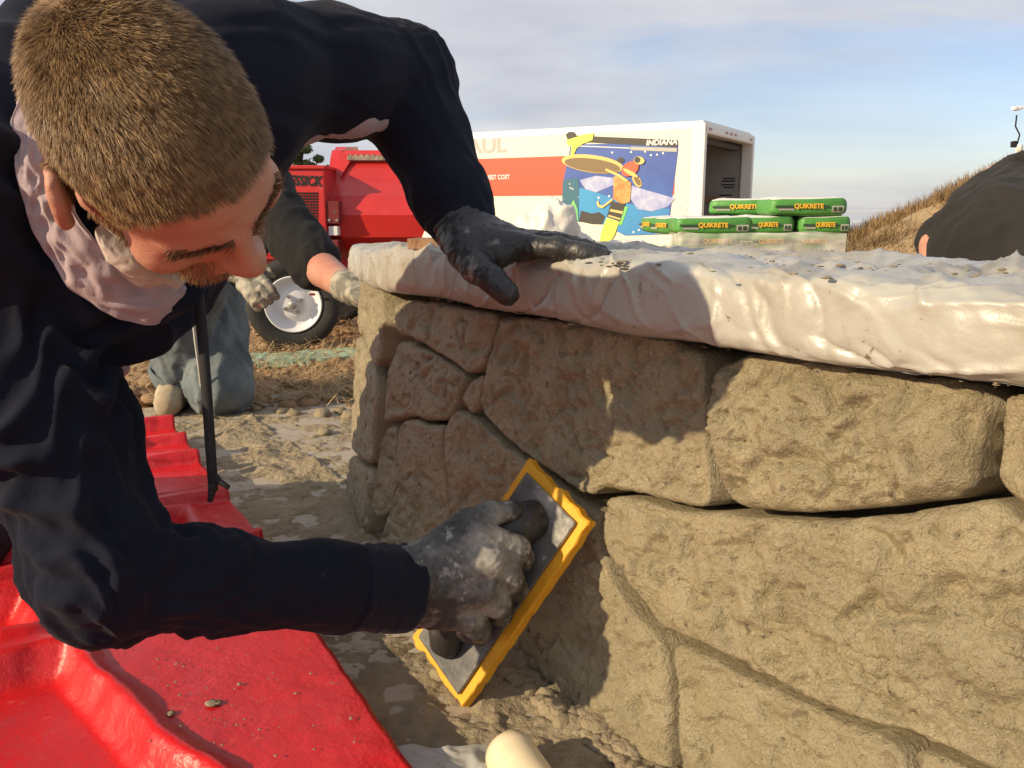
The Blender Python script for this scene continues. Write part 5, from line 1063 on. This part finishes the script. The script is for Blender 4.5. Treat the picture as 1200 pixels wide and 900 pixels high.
hR2 = simple_hand(None, w2, at(436, 352, 1.90), UP); hL2 = simple_hand(None, wL2, at(296, 330, 2.18), unit(UP*.3-FW), curl=-.02)
b2 = SDF(np.array([-1.6, 1.5, -.05]), np.array([-.1, 3.2, 1.15]), .009)
b2.ell(h2, np.eye(3), (.078, .095, .11), .02); b2.cap(h2+[0, 0, -.05], neck2, .055, .06, .03); b2.ell(h2+[.03, -.06, -.05], np.eye(3), (.05, .05, .06), .02); b2.cap(h2+[.03, -.105, -.01], h2+[.035, -.12, -.04], .012, .015, .01)
for a, b in ((neck2, hipC), (mid(neck2, sR2, .6), hipC), (mid(neck2, sL2, .6), hipC)): b2.cap(a, b, .10, .11, .05)
b2.chain([neck2, sR2, e2_, w2], [.06, .055, .047, .030], .02); b2.chain([neck2, sL2, eL2, wL2], [.06, .055, .045, .030], .02)
b2.chain([hipC, kL, aL], [.09, .058, .04], .03); b2.chain([hipC, kR, aR], [.09, .058, .04], .03)
for pts, rs in hR2+hL2: b2.chain(pts, [r*.85 for r in rs], .008)
V, F = b2.mesh(); mk('body', smoothV(V, F, 2), F, M_skin, man, smooth=True)
# short dark hair
ll = (V[F].mean(1)-h2); hh = np.where((np.linalg.norm(ll, axis=1) < .15) & (ll[:, 2] > .015+.4*np.maximum(-ll[:, 1], 0)))[0]; hv, inv = np.unique(F[hh], return_inverse=True); N_ = vnormals(V, F); mk('hair', V[hv]+N_[hv]*.008, inv.reshape(-1, 4), M_scalp, man, smooth=True)
garment([([neck2+[0, 0, -.02], mid(neck2, hipC, .5), mid(neck2, hipC, .9)], [.10, .15, .15]), ([mid(neck2, sR2, .6), mid(sR2, hipC, .8)], [.11, .12]), ([mid(neck2, sL2, .6), mid(sL2, hipC, .8)], [.11, .12]), ([sR2, mid(sR2, e2_, .97)], [.080, .066]), ([sL2, mid(sL2, eL2, .8)], [.082, .072])], .009, 'tee_shirt', M_tee, man, .007)
garment([([hipC, kL, mid(kL, aL, .9)], [.125, .088, .070]), ([hipC, kR, mid(kR, aR, .8)], [.125, .088, .068])], .008, 'jeans', M_jean, man, .011, 15, 8, .03, .3)
MB().tube([at(226, 372, 2.34), at(229, 400, 2.35), at(233, 430, 2.38), at(236, 455, 2.43)], .004, 6).obj('seam', M_seam, man)
MB().lathe([(0, .074), (.004, .078), (.018, .078), (.022, .072)], mid(kL, aL, .86), aL-kL, 28).obj('hem', M_jean, man)
garment([([aL+[0, .03, -.02], aL+[.02, -.11, -.045]], [.055, .042]), ([aL+[0, .04, .03], aL+[0, .03, -.03]], [.05, .05])], .007, 'shoe', M_shoe, man, .003)
garment([([aR+[-.02, .02, 0], aR+[-.04, .14, -.03]], [.045, .04])], .008, 'shoe', M_shoe, man, .003)
garment(hR2+[([mid(w2, e2_, .18), w2], [.038, .034])], .0035, 'work_glove', M_wglove, man, .002, 40, 5, .004); garment(hL2+[([mid(wL2, eL2, .2), wL2], [.040, .036])], .0035, 'work_glove', M_wglove, man, .002, 40, 7, .004)
# ---------------------------------------------------------------- man in black at the right
M_blk = mat('black_sweatshirt', (.013, .0115, .010), .92, var=(9, (.020, .018, .016), .4, .65), bump=[(300, .3, 'n', .003), (18, .3, 'n', .012)], sheen=.02)
pv, nk, s1, s2 = at(1235, 400, 1.95), at(1240, 205, 2.30), at(1150, 248, 2.18), at(1350, 250, 2.25); e1_, wr1 = at(1102, 288, 2.10), at(1092, 360, 2.05); e2b, wr2 = at(1390, 330, 2.2), at(1350, 400, 2.2); hd3 = at(1275, 150, 2.42)
pv[2] = max(pv[2], .30)
m3 = empty('person', (pv[0], pv[1]+.15, 0), 'man in a black sweatshirt bending over behind the wall with his back turned', 'person')
kA, kB = np.array([pv[0]-.13, pv[1]+.30, .09]), np.array([pv[0]+.15, pv[1]+.30, .09]); fA, fB = np.array([pv[0]-.13, pv[1]-.10, .07]), np.array([pv[0]+.15, pv[1]-.10, .07])
b3 = SDF(np.array([.75, 1.4, -.03]), np.array([2.3, 3.0, 1.3]), .010)
b3.ell(hd3, np.eye(3), (.078, .10, .112), .02); b3.cap(hd3+[0, 0, -.05], nk, .055, .06, .03); b3.ell(hd3+[.02, .08, -.04], np.eye(3), (.05, .04, .06), .02)
for a in (mid(nk, s1, .6), mid(nk, s2, .6), nk): b3.cap(a, pv, .10, .12, .05)
h1_ = simple_hand(None, wr1, wr1+[.02, .05, -.09], np.array([0, -1.0, 0])); h2_ = simple_hand(None, wr2, wr2+[-.02, .05, -.09], np.array([0, -1.0, 0]))
b3.chain([nk, s1, e1_, wr1], [.06, .055, .045, .03], .02); b3.chain([nk, s2, e2b, wr2], [.06, .055, .045, .03], .02); b3.chain([pv, kA, fA], [.10, .06, .04], .03); b3.chain([pv, kB, fB], [.10, .06, .04], .03)
for pts, rs in h1_+h2_: b3.chain(pts, rs, .008)
V, F = b3.mesh(); mk('body', smoothV(V, F, 2), F, M_skin, m3, smooth=True)
ll = V[F].mean(1)-hd3; hh = np.where((np.linalg.norm(ll, axis=1) < .15) & (ll[:, 2] > -.05+.8*np.maximum(ll[:, 1], 0)))[0]; hv, inv = np.unique(F[hh], return_inverse=True); N_ = vnormals(V, F); mk('hair', V[hv]+N_[hv]*.008, inv.reshape(-1, 4), M_scalp, m3, smooth=True)
garment([([at(1205, 236, 2.2), at(1190, 300, 2.0), pv+[-.07, 0, .05]], [.115, .175, .175]), ([at(1290, 230, 2.25), at(1300, 300, 2.05), pv+[.09, 0, .05]], [.12, .17, .17]), ([at(1172, 246, 2.18), at(1192, 300, 2.05)], [.08, .13]), ([mid(nk, s1, .55), s1], [.085, .070]), ([mid(nk, s2, .5), s2, mid(s2, e2b, .9)], [.09, .075, .06])], .009, 'sweatshirt', M_blk, m3, .016, 8, 6, .025, .35)
garment([([pv, kA, fA], [.14, .085, .065]), ([pv, kB, fB], [.14, .085, .065])], .011, 'trousers', M_djean, m3, .008, 12, 9)
for f_ in (fA, fB): garment([([f_+[0, .03, 0], f_+[0, -.13, -.02]], [.05, .042])], .009, 'boot', M_boot, m3, .002)
garment([([mid(nk, s1, .8)+[0, .02, -.01], s1+[-.005, -.01, 0], mid(s1, e1_, .85)], [.06, .064, .060])], .007, 'sleeve', M_blk, m3, .012, 14, 11)
MB().tube([at(1196, 184, 2.16), at(1215, 190, 2.12), at(1245, 190, 2.13), at(1270, 182, 2.2)], [.018, .024, .024, .018], 10).obj('collar', M_blk, m3, smooth=True)
